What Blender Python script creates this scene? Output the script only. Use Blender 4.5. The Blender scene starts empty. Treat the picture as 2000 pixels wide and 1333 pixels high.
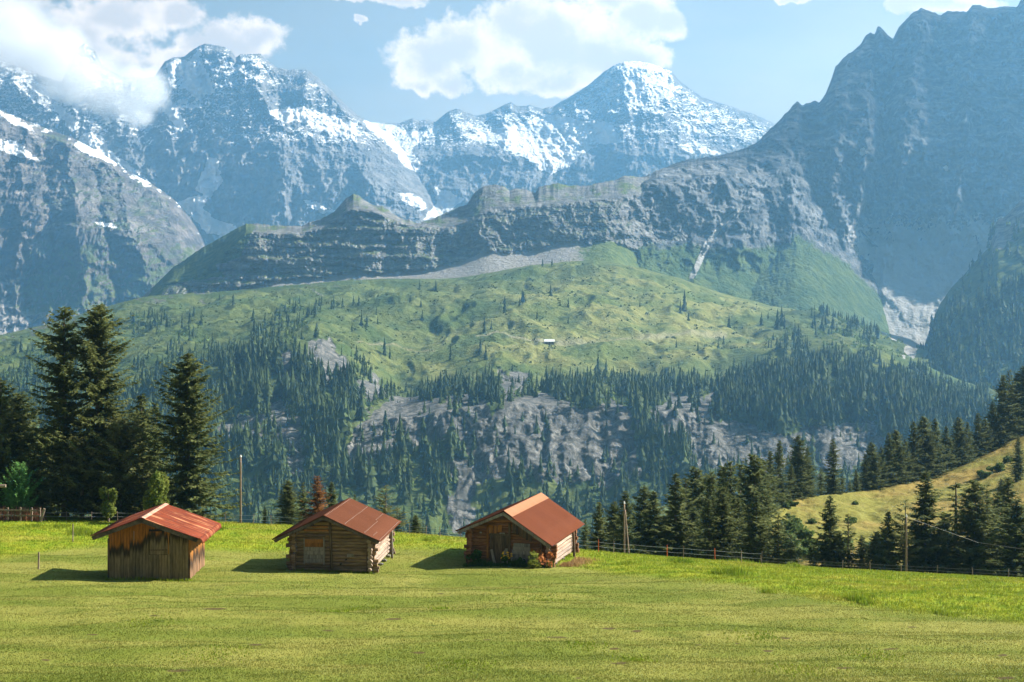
import bpy, math, random
import numpy as np

# ------------------------------------------------------------------ scene, camera, light
S = bpy.context.scene
COL = S.collection
F = 2777.8                       # focal length in photo pixels (50 mm on 36 mm, 2000 px wide)
CX, CY = 1000.0, 666.5
cam = bpy.data.cameras.new('camera'); cam_o = bpy.data.objects.new('camera', cam); COL.objects.link(cam_o)
cam.lens = 50; cam.sensor_width = 36; cam.clip_start = 0.5; cam.clip_end = 60000
cam_o.location = (0, 0, 0); cam_o.rotation_euler = (math.radians(90), 0, 0)
S.camera = cam_o
SUN_EL, SUN_AZ = 36.0, 75.0      # azimuth measured from straight ahead (+Y) towards the right (+X)
S.view_settings.view_transform = 'Standard'; S.view_settings.look = 'None'
S.view_settings.gamma = 1.0
S.view_settings.exposure = 1.88
S.cycles.use_denoising = True
S.cycles.max_bounces = 8; S.cycles.diffuse_bounces = 2; S.cycles.glossy_bounces = 1
S.cycles.transmission_bounces = 3; S.cycles.transparent_max_bounces = 8; S.cycles.volume_bounces = 4
S.cycles.caustics_reflective = False; S.cycles.caustics_refractive = False
sl = bpy.data.lights.new('sun', 'SUN'); sl.energy = 5.0; sl.angle = math.radians(0.5); sl.color = (1.0, 0.93, 0.82)
so = bpy.data.objects.new('sun', sl); COL.objects.link(so)
e, a = math.radians(SUN_EL), math.radians(SUN_AZ)
SUNV = (math.cos(e)*math.sin(a), math.cos(e)*math.cos(a), math.sin(e))
from mathutils import Vector, Matrix, Euler
so.rotation_euler = Vector(SUNV).to_track_quat('Z', 'Y').to_euler(); so.location = (200, 50, 300)

# ------------------------------------------------------------------ node helper
class NT:
    def __init__(s, tree): s.t = tree; s.L = tree.links
    def n(s, typ, ins=None, **props):
        x = s.t.nodes.new(typ)
        for k, v in props.items(): setattr(x, k, v)
        for k, v in (ins or {}).items():
            sock = x.inputs[k]
            if isinstance(v, bpy.types.NodeSocket): s.L.new(v, sock)
            else: sock.default_value = v
        return x
    def math(s, op, a, b=0.5, c=None, clamp=False):
        ins = {0: a, 1: b}
        if c is not None: ins[2] = c
        return s.n('ShaderNodeMath', ins, operation=op, use_clamp=clamp).outputs[0]
    def vmath(s, op, a, b=(0, 0, 0)):
        x = s.n('ShaderNodeVectorMath', {0: a, 1: b}, operation=op)
        return x.outputs['Value'] if op in ('LENGTH', 'DOT_PRODUCT') else x.outputs[0]
    def noise(s, vec, scale, detail=5, rough=0.6, dist=0.0, col=False):
        ins = {'Scale': scale, 'Detail': detail, 'Roughness': rough, 'Distortion': dist}
        if vec is not None: ins['Vector'] = vec
        return s.n('ShaderNodeTexNoise', ins).outputs[1 if col else 0]
    def voronoi(s, vec, scale, feature='F1'):
        return s.n('ShaderNodeTexVoronoi', {'Vector': vec, 'Scale': scale}, feature=feature).outputs[0]
    def map(s, vec, scale=(1, 1, 1), loc=(0, 0, 0), rot=(0, 0, 0)):
        return s.n('ShaderNodeMapping', {'Vector': vec, 'Scale': scale, 'Location': loc, 'Rotation': rot}).outputs[0]
    def mix(s, f, a, b, blend='MIX'):
        x = s.n('ShaderNodeMix', data_type='RGBA', blend_type=blend)
        for i, v in ((0, f), (6, a), (7, b)):
            if isinstance(v, bpy.types.NodeSocket): s.L.new(v, x.inputs[i])
            else: x.inputs[i].default_value = v if i == 0 else (tuple(v) + (1,))[:4]
        return x.outputs[2]
    def step(s, v, lo, hi, a=0.0, b=1.0):
        x = s.n('ShaderNodeMapRange', {0: v, 1: lo, 2: hi, 3: a, 4: b}, interpolation_type='SMOOTHSTEP'); return x.outputs[0]
    def lin(s, v, lo, hi, a=0.0, b=1.0):
        return s.n('ShaderNodeMapRange', {0: v, 1: lo, 2: hi, 3: a, 4: b}).outputs[0]
    def ramp(s, f, stops):
        x = s.n('ShaderNodeValToRGB', {0: f}); r = x.color_ramp
        while len(r.elements) < len(stops): r.elements.new(0.5)
        for el, (p, c) in zip(r.elements, stops): el.position = p; el.color = (tuple(c) + (1,))[:4]
        return x.outputs[0]
    def attr(s, name):
        return s.n('ShaderNodeAttribute', attribute_name=name)
    def pos(s): return s.n('ShaderNodeNewGeometry').outputs['Position']
    def obj(s): return s.n('ShaderNodeTexCoord').outputs['Object']
    def rand(s): return s.n('ShaderNodeObjectInfo').outputs['Random']
    def bump(s, h, strength=0.5, dist=0.1):
        return s.n('ShaderNodeBump', {'Height': h, 'Strength': strength, 'Distance': dist}).outputs[0]

def new_mat(name):
    m = bpy.data.materials.new(name); m.use_nodes = True
    m.node_tree.nodes.clear(); t = NT(m.node_tree)
    out = t.n('ShaderNodeOutputMaterial'); return m, t, out
def finish(t, out, color, rough=0.9, normal=None, spec=0.2, metallic=0.0, trans=None, **kw):
    ins = {'Roughness': rough, 'Specular IOR Level': spec, 'Metallic': metallic}
    b = t.n('ShaderNodeBsdfPrincipled', ins)
    if isinstance(color, bpy.types.NodeSocket): t.L.new(color, b.inputs['Base Color'])
    else: b.inputs['Base Color'].default_value = (tuple(color) + (1,))[:4]
    if normal is not None: t.L.new(normal, b.inputs['Normal'])
    sh = b.outputs[0]
    if trans is not None:
        tr = t.n('ShaderNodeBsdfTranslucent')
        if isinstance(color, bpy.types.NodeSocket): t.L.new(color, tr.inputs[0])
        else: tr.inputs[0].default_value = (tuple(color) + (1,))[:4]
        sh = t.n('ShaderNodeMixShader', {0: trans, 1: sh, 2: tr.outputs[0]}).outputs[0]
    t.L.new(sh, out.inputs[0])

# ------------------------------------------------------------------ sky with cumulus clouds (direction based)
W = bpy.data.worlds.new('World'); S.world = W; W.use_nodes = True
W.node_tree.nodes.clear(); t = NT(W.node_tree)
sky = t.n('ShaderNodeTexSky', sky_type='NISHITA', sun_disc=False, sun_elevation=e, sun_rotation=a, altitude=1600,
          air_density=1.0, dust_density=0.6, ozone_density=1.6)
d = t.n('ShaderNodeTexCoord').outputs['Generated']
sx = t.n('ShaderNodeSeparateXYZ', {0: d})
yy = t.math('MAXIMUM', sx.outputs[1], 0.05)
cu = t.math('DIVIDE', sx.outputs[0], yy); cv = t.math('DIVIDE', sx.outputs[2], yy)
uv = t.n('ShaderNodeCombineXYZ', {0: cu, 1: cv, 2: 0.0}).outputs[0]
CLOUDS = [  # azimuth / elevation of each puff, and its half sizes, in photo pixels
 (830,118,85,62),(905,92,105,68),(1000,60,95,80),(1075,75,150,105),(1165,105,130,85),(1250,115,70,48),
 (815,165,36,24),(872,160,52,32),(1250,25,88,56),(1300,40,45,50),(1190,5,60,30),(1000,145,90,50),(1075,160,80,30),
 (35,35,90,80),(10,110,140,95),(150,150,190,95),(230,35,160,55),(340,28,75,36),(130,70,120,50),(270,180,100,75),
 (455,85,100,56),(395,95,70,36),(500,70,58,44),(345,120,70,30),(705,43,20,7),(770,2,75,14),(690,2,40,12),(1860,8,120,30),(1770,14,50,22),(1545,0,45,10)]
wn = t.noise(uv, 26, 6, 0.62, 0.0, col=True)
wv = t.vmath('SCALE', t.vmath('SUBTRACT', wn, (0.5, 0.5, 0.5))); wv.node.inputs['Scale'].default_value = 0.028
uvw = t.vmath('ADD', uv, wv)
acc = None
for (px, py, rx, ry) in CLOUDS:
    p = t.vmath('MULTIPLY', t.vmath('SUBTRACT', uvw, ((px-CX)/F, (CY-py)/F, 0)), (F/rx, F/ry, 0))
    v = t.math('SUBTRACT', 1.0, t.vmath('LENGTH', p))
    acc = v if acc is None else t.math('SMOOTH_MAX', acc, v, 0.25)
fine = t.noise(uv, 70, 8, 0.65)
den = t.math('ADD', acc, t.math('MULTIPLY', t.math('SUBTRACT', fine, 0.5), 1.25))
alpha = t.step(den, -0.12, 0.42)
front = t.step(sx.outputs[1], 0.05, 0.2)
wisp = t.step(t.noise(t.map(uv, (5, 16, 1)), 1.3, 7, 0.6), 0.55, 0.95, 0, 0.35)
veil = t.math('MULTIPLY', t.lin(cu, -0.35, 0.30, 0.10, 0.62), t.lin(cv, 0.27, 0.10, 0.35, 1.0))
veil = t.math('MULTIPLY', veil, t.step(t.noise(t.map(uv, (3, 7, 1)), 1.6, 5, 0.55), 0.2, 0.75, 0.55, 1.15))
alpha = t.math('MAXIMUM', alpha, t.math('MAXIMUM', wisp, veil))
alpha = t.math('MULTIPLY', alpha, front)
low_ = t.noise(t.vmath('ADD', uv, (0.004, 0.012, 0)), 26, 6, 0.6)
body = t.step(t.math('ADD', acc, t.math('MULTIPLY', t.math('SUBTRACT', low_, 0.5), 2.6)), 0.05, 0.85)
ccol = t.mix(body, (0.50, 0.40, 0.32), (0.30, 0.25, 0.215))
skyc = t.vmath('SCALE', sky.outputs[0]); skyc.node.inputs['Scale'].default_value = 0.05
skyc = t.mix(1.0, skyc, (0.80, 0.64, 0.45), 'MULTIPLY')
wc = t.mix(alpha, skyc, ccol)
bg = t.n('ShaderNodeBackground', {'Color': wc, 'Strength': 1.0})
wo = t.n('ShaderNodeOutputWorld', {0: bg.outputs[0]})

# ------------------------------------------------------------------ noise and mesh helpers
RS = np.random.RandomState(11)
_perm = np.concatenate([RS.permutation(512)]*3).astype(np.int64)
_ga = np.linspace(0, 2*np.pi, 512, endpoint=False)
_gx, _gy = np.cos(_ga*37).astype(np.float32), np.sin(_ga*37).astype(np.float32)
def noise2(x, y, seed=0):
    x = np.asarray(x, np.float64) + seed*17.31; y = np.asarray(y, np.float64) + seed*9.77
    xi = np.floor(x); yi = np.floor(y); fx = (x-xi).astype(np.float32); fy = (y-yi).astype(np.float32)
    xi = xi.astype(np.int64) & 511; yi = yi.astype(np.int64) & 511
    def g(ix, iy, dx, dy):
        h = _perm[_perm[ix & 511] + (iy & 511)]
        return _gx[h]*dx + _gy[h]*dy
    u = fx*fx*fx*(fx*(fx*6-15)+10); v = fy*fy*fy*(fy*(fy*6-15)+10)
    n0 = g(xi, yi, fx, fy)*(1-u) + g(xi+1, yi, fx-1, fy)*u
    n1 = g(xi, yi+1, fx, fy-1)*(1-u) + g(xi+1, yi+1, fx-1, fy-1)*u
    return (n0*(1-v) + n1*v)*1.5
def fbm(x, y, octv=5, gain=0.5, seed=0):
    s = 0; a_ = 1.0; tot = 0
    for o in range(octv):
        s = s + a_*noise2(x*2**o, y*2**o, seed+o*3); tot += a_; a_ *= gain
    return s/tot
def ridged(x, y, octv=5, gain=0.55, seed=0):
    s = 0; a_ = 1.0; tot = 0
    for o in range(octv):
        s = s + a_*(1-2*np.abs(noise2(x*2**o, y*2**o, seed+o*5))); tot += a_; a_ *= gain
    return s/tot
def sstep(x, a_, b_):
    u = np.clip((x-a_)/(b_-a_), 0, 1); return u*u*(3-2*u)
def inpoly(px, py, poly):
    poly = np.asarray(poly, float); x, y = px, py
    res = np.zeros(px.shape, bool); j = len(poly)-1
    for i in range(len(poly)):
        xi, yi = poly[i]; xj, yj = poly[j]
        c = ((yi > y) != (yj > y)) & (x < (xj-xi)*(y-yi)/((yj-yi) or 1e-9) + xi)
        res ^= c; j = i
    return res
def link(name, me, mat=None, parent=None):
    o = bpy.data.objects.new(name, me); COL.objects.link(o)
    if mat is not None: me.materials.append(mat)
    if parent is not None: o.parent = parent
    return o
def np_mesh(name, V, faces, smooth=True, attrs=None):
    """V (n,3); faces (m,k) with one k"""
    me = bpy.data.meshes.new(name); V = np.ascontiguousarray(V, np.float32); faces = np.ascontiguousarray(faces, np.int32)
    m, k = faces.shape
    me.vertices.add(len(V)); me.vertices.foreach_set('co', V.ravel())
    me.loops.add(m*k); me.loops.foreach_set('vertex_index', faces.ravel())
    me.polygons.add(m); me.polygons.foreach_set('loop_start', np.arange(0, m*k, k, dtype=np.int32))
    me.polygons.foreach_set('use_smooth', np.full(m, smooth, bool))
    for nm, arr in (attrs or {}).items():
        at = me.attributes.new(nm, 'FLOAT', 'POINT'); at.data.foreach_set('value', np.ascontiguousarray(arr, np.float32).ravel())
    me.update(calc_edges=True)
    return me
def grid_faces(nr, nc):
    i = np.arange(nr*nc).reshape(nr, nc)
    return np.stack([i[:-1, :-1], i[:-1, 1:], i[1:, 1:], i[1:, :-1]], -1).reshape(-1, 4)
def grid_normals(X, Y, Z):
    P_ = np.stack([X, Y, Z], -1); du = np.gradient(P_, axis=1); dv = np.gradient(P_, axis=0)
    n = np.cross(du, dv); n /= np.linalg.norm(n, axis=-1, keepdims=True)+1e-9
    n *= np.sign(n[..., 2:3]+1e-6); return n
def at(px, py, Y): return np.array([(px-CX)/F*Y, Y, (CY-py)/F*Y])
def blur_rows(A, k):
    for _ in range(k):
        B = A.copy(); B[1:-1] = (A[:-2] + 2*A[1:-1] + A[2:])/4; A = B
    return A
def loft(lines, px0, px1, nc, segs, blur=0):
    """lines from foot to ridge, each a list of (px, py, Y) or ([(px,py)...], Y); returns px, py, Y grids"""
    pxs = np.linspace(px0, px1, nc); R, D = [], []
    for ln in lines:
        if isinstance(ln, tuple):
            pts, Y = ln; q = np.array(pts, float); R.append(np.interp(pxs, q[:, 0], q[:, 1])); D.append(np.full(nc, float(Y)))
        else:
            q = np.array(ln, float); R.append(np.interp(pxs, q[:, 0], q[:, 1])); D.append(np.interp(pxs, q[:, 0], q[:, 2]))
    w = max(1, int(nc*35/(px1-px0))); kern = np.hanning(2*w+1); kern /= kern.sum()
    for k in range(len(lines)-1):        # soften the corners of every line but the skyline
        R[k] = np.convolve(np.pad(R[k], w, mode='edge'), kern, 'valid'); D[k] = np.convolve(np.pad(D[k], w, mode='edge'), kern, 'valid')
    D[-1] = np.convolve(np.pad(D[-1], w, mode='edge'), kern, 'valid')
    rows, deps = [], []
    for k in range(len(lines)-1):
        for f in np.linspace(0, 1, segs[k], endpoint=(k == len(lines)-2)):
            rows.append(R[k]*(1-f)+R[k+1]*f); deps.append(D[k]*(1-f)+D[k+1]*f)
    R = blur_rows(np.array(rows), blur); D = blur_rows(np.array(deps), blur)
    return np.broadcast_to(pxs, R.shape).copy(), R, D
def add_back(X, Y, Z, n, dist, drop):
    xs, ys, zs = [X], [Y], [Z]
    for k in range(1, n+1):
        f = (Y[-1:]+dist*k)/Y[-1:]
        xs.append(X[-1:]*f); ys.append(Y[-1:]+dist*k); zs.append(Z[-1:]-drop*k)
    return np.concatenate(xs), np.concatenate(ys), np.concatenate(zs)
def pad(A, n): return np.concatenate([A]+[A[-1:]]*n)
def tag(o, label=None, cat=None, group=None, kind=None):
    if label: o['label'] = label
    if cat: o['category'] = cat
    if group: o['group'] = group
    if kind: o['kind'] = kind
    return o
# ------------------------------------------------------------------ terrain materials
def mountain_mat(name, rock_a, rock_b, L, grass_a=(0.055, 0.085, 0.022), grass_b=(0.11, 0.135, 0.04), scree=(0.30, 0.285, 0.265), bump=0.6, strata=3.5):
    m, t, out = new_mat(name)
    p = t.pos()
    ps = t.map(p, (1/L, 1/L, strata/L))
    n1 = t.noise(ps, 3.0, 8, 0.65); n2 = t.noise(t.map(p, (1/L, 1/L, 1/L)), 14, 6, 0.7)
    n3 = t.noise(t.map(p, (1.2/L, 1.2/L, 0.35/L)), 9, 6, 0.65)
    rock = t.mix(t.step(n1, 0.35, 0.68), rock_a, rock_b)
    rock = t.mix(t.step(n3, 0.42, 0.62, 0, 0.55), rock, tuple(c*0.62 for c in rock_a))
    wob = t.math('ADD', t.math('MULTIPLY', t.math('SUBTRACT', n2, 0.5), 0.9), t.math('MULTIPLY', t.math('SUBTRACT', n1, 0.5), 0.5))
    sc = t.step(t.math('ADD', t.attr('scree').outputs['Fac'], wob), 0.38, 0.62)
    scol = t.mix(n2, tuple(c*0.72 for c in scree), tuple(c*1.15 for c in scree))
    c = t.mix(sc, rock, scol)
    gr = t.step(t.math('ADD', t.attr('grass').outputs['Fac'], wob), 0.38, 0.62)
    gn = t.noise(t.map(p, (1/L, 1/L, 1/L)), 6, 7, 0.68)
    gcol = t.mix(t.step(gn, 0.38, 0.62), grass_a, grass_b)
    c = t.mix(gr, c, gcol)
    sn = t.step(t.math('ADD', t.attr('snow').outputs['Fac'], t.math('MULTIPLY', wob, 0.8)), 0.44, 0.56)
    c = t.mix(sn, c, (0.70, 0.70, 0.70))
    h = t.math('ADD', t.math('MULTIPLY', n1, 0.6), t.math('MULTIPLY', n3, 1.0))
    h = t.math('ADD', h, t.math('MULTIPLY', n2, 0.35))
    finish(t, out, c, 0.95, t.bump(h, bump, L*0.11), 0.05)
    return m

def terrain(name, V3, mat, attrs, label_kind='structure'):
    X, Y, Z = V3; nr, nc = X.shape
    me = np_mesh(name, np.stack([X, Y, Z], -1).reshape(-1, 3), grid_faces(nr, nc), True, attrs)
    o = link(name, me, mat); o['kind'] = label_kind
    return o
def xyz(PX, PY, Y): return (PX-CX)/F*Y, Y, (CY-PY)/F*Y

def rough_line(pts, amp, seed, step=2.0):
    q = np.array(pts, float); x = np.arange(q[0, 0], q[-1, 0]+step, step)
    y = np.interp(x, q[:, 0], q[:, 1])
    return np.stack([x, y + amp*(fbm(x/55.0, x*0+seed, 3, 0.55, seed) + 0.8*ridged(x/14.0, x*0+seed*3.3, 3, 0.6, seed))], -1)
def with_Y(arr, Y): return [(p[0], p[1], Y) for p in arr]

SNOW = [
 [(343,396),(385,383),(406,378),(396,406),(420,427),(462,445),(434,462),(403,455),(378,427)],
 [(382,371),(406,308),(425,308),(429,343),(438,354),(420,371),(410,385)],
 [(368,119),(389,95),(392,116),(403,140),(420,182),(385,196),(361,168),(357,137)],
 [(522,217),(595,210),(697,242),(697,280),(595,242),(539,231)],
 [(708,235),(755,242),(818,259),(860,245),(857,259),(832,266),(801,294),(818,315),(830,343),(790,326),(773,301),(748,273),(724,256)],
 [(911,270),(937,256),(1000,248),(1063,224),(1088,224),(1140,238),(1190,238),(1221,280),(1175,280),(1130,305),(1112,326),(1077,342),(1046,326),(1028,308),(1000,301),(965,280),(941,277)],
 [(780,378),(800,378),(825,389),(836,406),(818,413),(790,396)],
 [(846,364),(909,389),(867,420),(825,430),(853,396)],
 [(1328,238),(1352,242),(1368,266),(1331,261)],[(1324,284),(1356,277),(1384,291),(1412,301),(1352,300)],
 [(100,203),(116,207),(158,242),(150,256),(140,256),(119,231)],
 [(144,284),(165,259),(196,263),(217,298),(238,319),(224,322),(175,305)],
 [(210,291),(245,315),(294,357),(287,361),(238,326)],
 [(0,221),(28,228),(70,257),(21,242)],[(0,273),(35,277),(77,315),(42,308),(0,294)],
 [(184,434),(210,434),(231,445),(189,440)],[(325,125),(345,116),(368,122),(352,150),(330,150)],
 [(590,392),(612,392),(640,410),(660,412),(630,418),(600,400)],
 [(60,160),(100,170),(150,190),(160,215),(120,200),(80,185)],[(305,190),(330,190),(365,250),(350,255),(325,225)],
]
def snow_polys(PX, PY, seed, amp=8.0):
    wx = PX + amp*fbm(PX/14, PY/9, 4, 0.6, seed); wy = PY + amp*0.7*fbm(PX/16, PY/8, 4, 0.6, seed+7)
    m = np.zeros(PX.shape, bool)
    for q in SNOW: m |= inpoly(wx, wy, q)
    return m.astype(np.float32)*np.clip(1.0+0.3*fbm(PX/14, PY/7, 4, 0.6, seed+90), 0, 1.1)

def relief(PX, PY, Y, amp, L, seed, aniso=2.6, band=0.0):
    """depth relief of a rock face: buttresses and gullies running down, ledges across"""
    X = (PX-CX)/F*Y; Z = (CY-PY)/F*Y
    wx = X + 0.35*L*fbm(X/L, Z/L, 3, 0.5, seed+40)
    d = 0.6*ridged(wx/L, Z/(L*aniso), 4, 0.55, seed) + 0.4*ridged(wx/(L*0.31), Z/(L*0.31*aniso*0.8), 4, 0.6, seed+9)
    d = d + 0.55*ridged((X+Z*0.4)/(L*0.8), (Z-X*0.25)/(L*0.55), 5, 0.6, seed+3)
    if band: d = d + band*noise2(X/(L*3), Z/(L*0.12)+0.3*noise2(X/L, Z/L, seed), seed+21)
    return -amp*d

def ribs(PX, PY, lines):
    d = np.zeros(PX.shape)
    for pts, w, amp in lines:
        q = np.array(pts, float); x = np.interp(PY, q[:, 1], q[:, 0]) + 20*fbm(PY/55, PX/90, 4, .6, int(q[0, 0]) % 90)
        k = sstep(PY, q[0, 1]-14, q[0, 1]+12)*(1-sstep(PY, q[-1, 1]-20, q[-1, 1]+50)); d -= 0.8*amp*k*np.exp(-np.abs(PX-x)/w)*(0.75+0.7*fbm(PX/22, PY/30, 4, .6, int(q[-1, 0]) % 70))
    return d
# ------------------------------------------------------------------ far snowy mountains
RIB = [([(470,105),(520,200),(545,250),(548,330),(565,450)],34,120),([(205,100),(240,250),(290,380)],30,80),([(650,165),(690,280),(730,400)],30,90),([(400,110),(400,250),(410,340),(430,460)],26,-80),([(590,137),(610,260),(640,400)],26,60),([(330,130),(330,250),(350,340)],24,60),
       ([(1218,122),(1228,230),(1260,345)],40,110),([(880,216),(905,310)],22,60),([(1000,200),(985,300)],24,60),([(1120,185),(1110,300)],24,50),([(1330,160),(1370,300)],28,60),([(1440,212),(1460,320)],24,40),([(940,230),(950,330)],20,-50),([(1170,180),(1160,300)],24,-50)]
def snowy(name, ridge, mids, foot, px0, px1, nc, Yf, Ym, Yr, seed, snow_fn, ramp=2.0):
    rl = rough_line(ridge, ramp, seed)
    PX, PY, Y = loft([(foot, Yf), (mids, Ym), with_Y(rl, Yr)], px0, px1, nc, [110, 190], 6)
    top = np.interp(PX[0], rl[:, 0], rl[:, 1]); fade = sstep(PY-top, 0, 14)
    Yd = Y + (relief(PX, PY, Y, 105, 430, seed, 2.2, 0.06) + relief(PX, PY, Y, 30, 130, seed+30, 1.5) - 13*ridged(PX/19+1.2*noise2(PX/40, PY/30, seed)+PY/70, PY/26, 4, .62, seed+60) + ribs(PX, PY, RIB))*(0.3+0.7*fade)
    X, Yd, Z = xyz(PX, PY, Yd)
    N = grid_normals(X, Yd, Z)
    st = snow_fn(PX, PY, N[..., 2], PY-top)
    sn = np.maximum(st, snow_polys(PX, PY, seed)*1.2)
    nb = 4; X, Yd, Z = add_back(X, Yd, Z, nb, 100, 120)
    z0 = np.zeros_like(pad(sn, nb))
    gr = pad(np.zeros_like(sn), nb)
    return terrain(name, (X, Yd, Z), None, {'snow': pad(sn, nb), 'grass': gr, 'scree': z0})

def snow_left(PX, PY, nz, dep):
    base = 0.31 + (230-PY)/520.0 + 0.6*(nz-0.42) + 0.42*fbm(PX/26, PY/12, 6, 0.75, 3) + 0.10*noise2(PX/30+PY/20, PY/5, 5) + 0.24*noise2(PX/3.6+PY/9, PY/2.2, 6)
    dark = np.exp(-(((PX-560)/75)**2+((PY-180)/38)**2)) + np.exp(-(((PX-420)/32)**2+((PY-115)/22)**2))
    base = base - 0.38*(1-sstep(dep, 2, 26))
    return np.clip(base - 0.35*dark - 0.5*sstep(PY, 255, 340), 0, 0.95)
def snow_mid(PX, PY, nz, dep):
    base = 0.24 + (235-PY)/480.0 + 0.65*(nz-0.42) + 0.40*fbm(PX/22, PY/11, 6, 0.75, 13) + 0.10*noise2(PX/30, PY/5, 15) + 0.24*noise2(PX/3.4+PY/9, PY/2.2, 16)
    face = 0.25*sstep(PX, 1212, 1222)*(1-sstep(PX, 1290, 1330))*(1-sstep(PY, 190, 215))
    base = base - 0.30*(1-sstep(dep, 2, 22))
    return np.clip(base + face - 0.45*sstep(PY, 268, 330), 0, 0.95)
m_snow = mountain_mat('snowy_rock', (0.12, 0.12, 0.122), (0.27, 0.26, 0.25), 320, bump=0.85)
o = snowy('snowy_mountain', [(-300,140),(-80,95),(0,118),(60,140),(120,160),(150,92),(165,84),(186,100),(200,130),(240,150),(300,150),(322,120),(340,112),(360,110),(372,100),(390,89),(402,86),(425,88),(440,91),(455,102),(461,112),(470,105),(480,107),(490,104),(510,106),(520,116),(540,131),(560,135),(600,136),(620,150),(640,168),(660,190),(680,208),(700,226),(722,238),(760,262),(820,330),(870,420),(900,474)],
      [(-300,420),(0,400),(200,380),(340,400),(430,330),(520,330),(620,330),(720,340),(820,400),(900,477)], [(-300,540),(430,520),(820,482),(900,480)], -300, 900, 1070, 4700, 5000, 5500, 4, snow_left)
o.data.materials.append(m_snow)
o = snowy('snowy_mountain', [(640,262),(700,238),(740,240),(780,241),(792,236),(805,231),(818,236),(830,233),(850,238),(870,222),(880,216),(893,211),(905,216),(930,226),(950,222),(965,215),(985,204),(998,199),(1010,207),(1022,207),(1035,205),(1060,213),(1080,208),(1120,185),(1150,165),(1165,152),(1180,140),(1200,127),(1220,120),(1240,119),(1262,122),(1290,130),(1312,139),(1330,160),(1350,175),(1372,190),(1420,205),(1470,222),(1510,240),(1560,262),(1700,300),(1800,340)],
      [(640,330),(800,320),(900,300),(1000,310),(1100,330),(1220,300),(1400,320),(1800,380)], [(640,480),(1800,460)], 640, 1800, 1000, 5050, 5450, 6050, 8, snow_mid, 1.3)
o.data.materials.append(m_snow)

# near-left dark ridge
rl = rough_line([(-300,120),(-80,195),(0,214),(50,235),(100,255),(140,268),(200,300),(250,335),(294,357),(343,392),(370,425),(390,455),(405,490),(430,540),(450,640),(470,700)], 1.6, 31)
PX, PY, Y = loft([([(-300,700),(470,720)], 3300), ([(-300,500),(0,470),(100,450),(200,450),(300,480),(400,570),(440,640),(470,708)], 3600), with_Y(rl, 4000)], -300, 470, 560, [120, 200], 6)
top = np.interp(PX[0], rl[:, 0], rl[:, 1])
Yd = Y + (relief(PX, PY, Y, 92, 470, 51, 2.4, 0.05) + relief(PX, PY, Y, 24, 110, 53, 1.6) - 8*ridged(PX/17+.9*noise2(PX/30, PY/30)+PY/90, PY/34, 4, .6, 57) + ribs(PX, PY, [([(60,235),(40,400),(30,620)],16,50),([(130,268),(150,420),(165,640)],16,52),([(215,312),(250,430),(300,570)],18,50),([(300,362),(340,450),(392,570)],15,42),([(0,220),(-10,400),(-20,640)],16,42),([(95,300),(100,450),(105,640)],14,-50),([(185,330),(210,470),(235,640)],14,-50)]))*(0.3+0.7*sstep(PY-top, 0, 16))
X, Yd, Z = xyz(PX, PY, Yd); N = grid_normals(X, Yd, Z)
sn = snow_polys(PX, PY, 33)*1.2 + np.clip(0.10+0.5*(N[..., 2]-0.4)+0.9*fbm(PX/26, PY/14, 4, 0.6, 60)-sstep(PY-top, 4, 34), 0, .6)
gr = np.clip(0.1 + sstep(PY, 440, 560)*0.5 + 0.9*(N[..., 2]-0.5) + 0.3*fbm(PX/40, PY/25, 4, 0.55, 61), 0, 1)*(1-sstep(PY, 590, 640)*0.7)*sstep(PX, -50, 100)
sc = np.clip(0.25+0.7*(N[..., 2]-0.55)+0.35*fbm(PX/50, PY/35, 4, 0.55, 62)+sstep(PY, 560, 640)*0.4, 0, 1)
nb = 5; X, Yd, Z = add_back(X, Yd, Z, nb, 110, 110)
terrain('mountain', (X, Yd, Z), mountain_mat('left_rock', (0.07, 0.066, 0.066), (0.20, 0.175, 0.16), 300, (0.06, 0.08, 0.03), (0.10, 0.115, 0.045), (0.33, 0.30, 0.27), 0.7),
        {'snow': pad(sn, nb), 'grass': pad(gr, nb), 'scree': pad(sc*0.8, nb)})

# ------------------------------------------------------------------ big rock massif on the right
rl = rough_line([(1150,420),(1200,356),(1250,345),(1310,322),(1340,312),(1400,303),(1450,290),(1480,275),(1510,245),(1540,215),(1556,197),(1565,205),(1578,202),(1592,196),(1600,200),(1612,184),(1625,150),(1632,128),(1645,115),(1655,104),(1668,96),(1682,84),(1692,66),(1700,62),(1708,66),(1714,51),(1720,51),(1727,58),(1735,68),(1744,76),(1756,52),(1768,40),(1780,26),(1800,16),(1815,20),(1838,29),(1850,20),(1865,22),(1888,23),(1900,9),(1915,8),(1930,14),(1950,11),(1972,10),(1985,14),(1992,2),(2000,-4),(2040,-40),(2150,-110),(2300,-170),(2450,-190),(2700,-180),(2900,-150)], 3.4, 71)
def cy(pts, y0, y1, y2): return [(p[0], p[1], float(np.interp(p[0], [1200, 1700, 2030, 2400], [y0, y1, y1, y2]))) for p in pts]
PX, PY, Y = loft([cy([(1150,600),(1250,560),(1340,575),(1500,620),(1700,690),(1850,690),(2000,650),(2900,600)], 2085, 2250, 2150),
                  cy([(1150,470),(1250,480),(1310,465),(1400,445),(1500,400),(1620,420),(1700,440),(1800,432),(1900,430),(2000,410),(2400,340),(2900,340)], 2240, 2700, 2500),
                  cy([(1150,440),(1250,385),(1310,360),(1450,330),(1600,280),(1750,240),(1900,220),(2000,230),(2400,130),(2900,130)], 2300, 2880, 2680),
                  cy(rl, 2410, 3200, 2950)], 1150, 2900, 1100, [100, 90, 180], 6)
top = np.interp(PX[0], rl[:, 0], rl[:, 1])
cl = sstep(PY, 560, 400)
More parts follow.
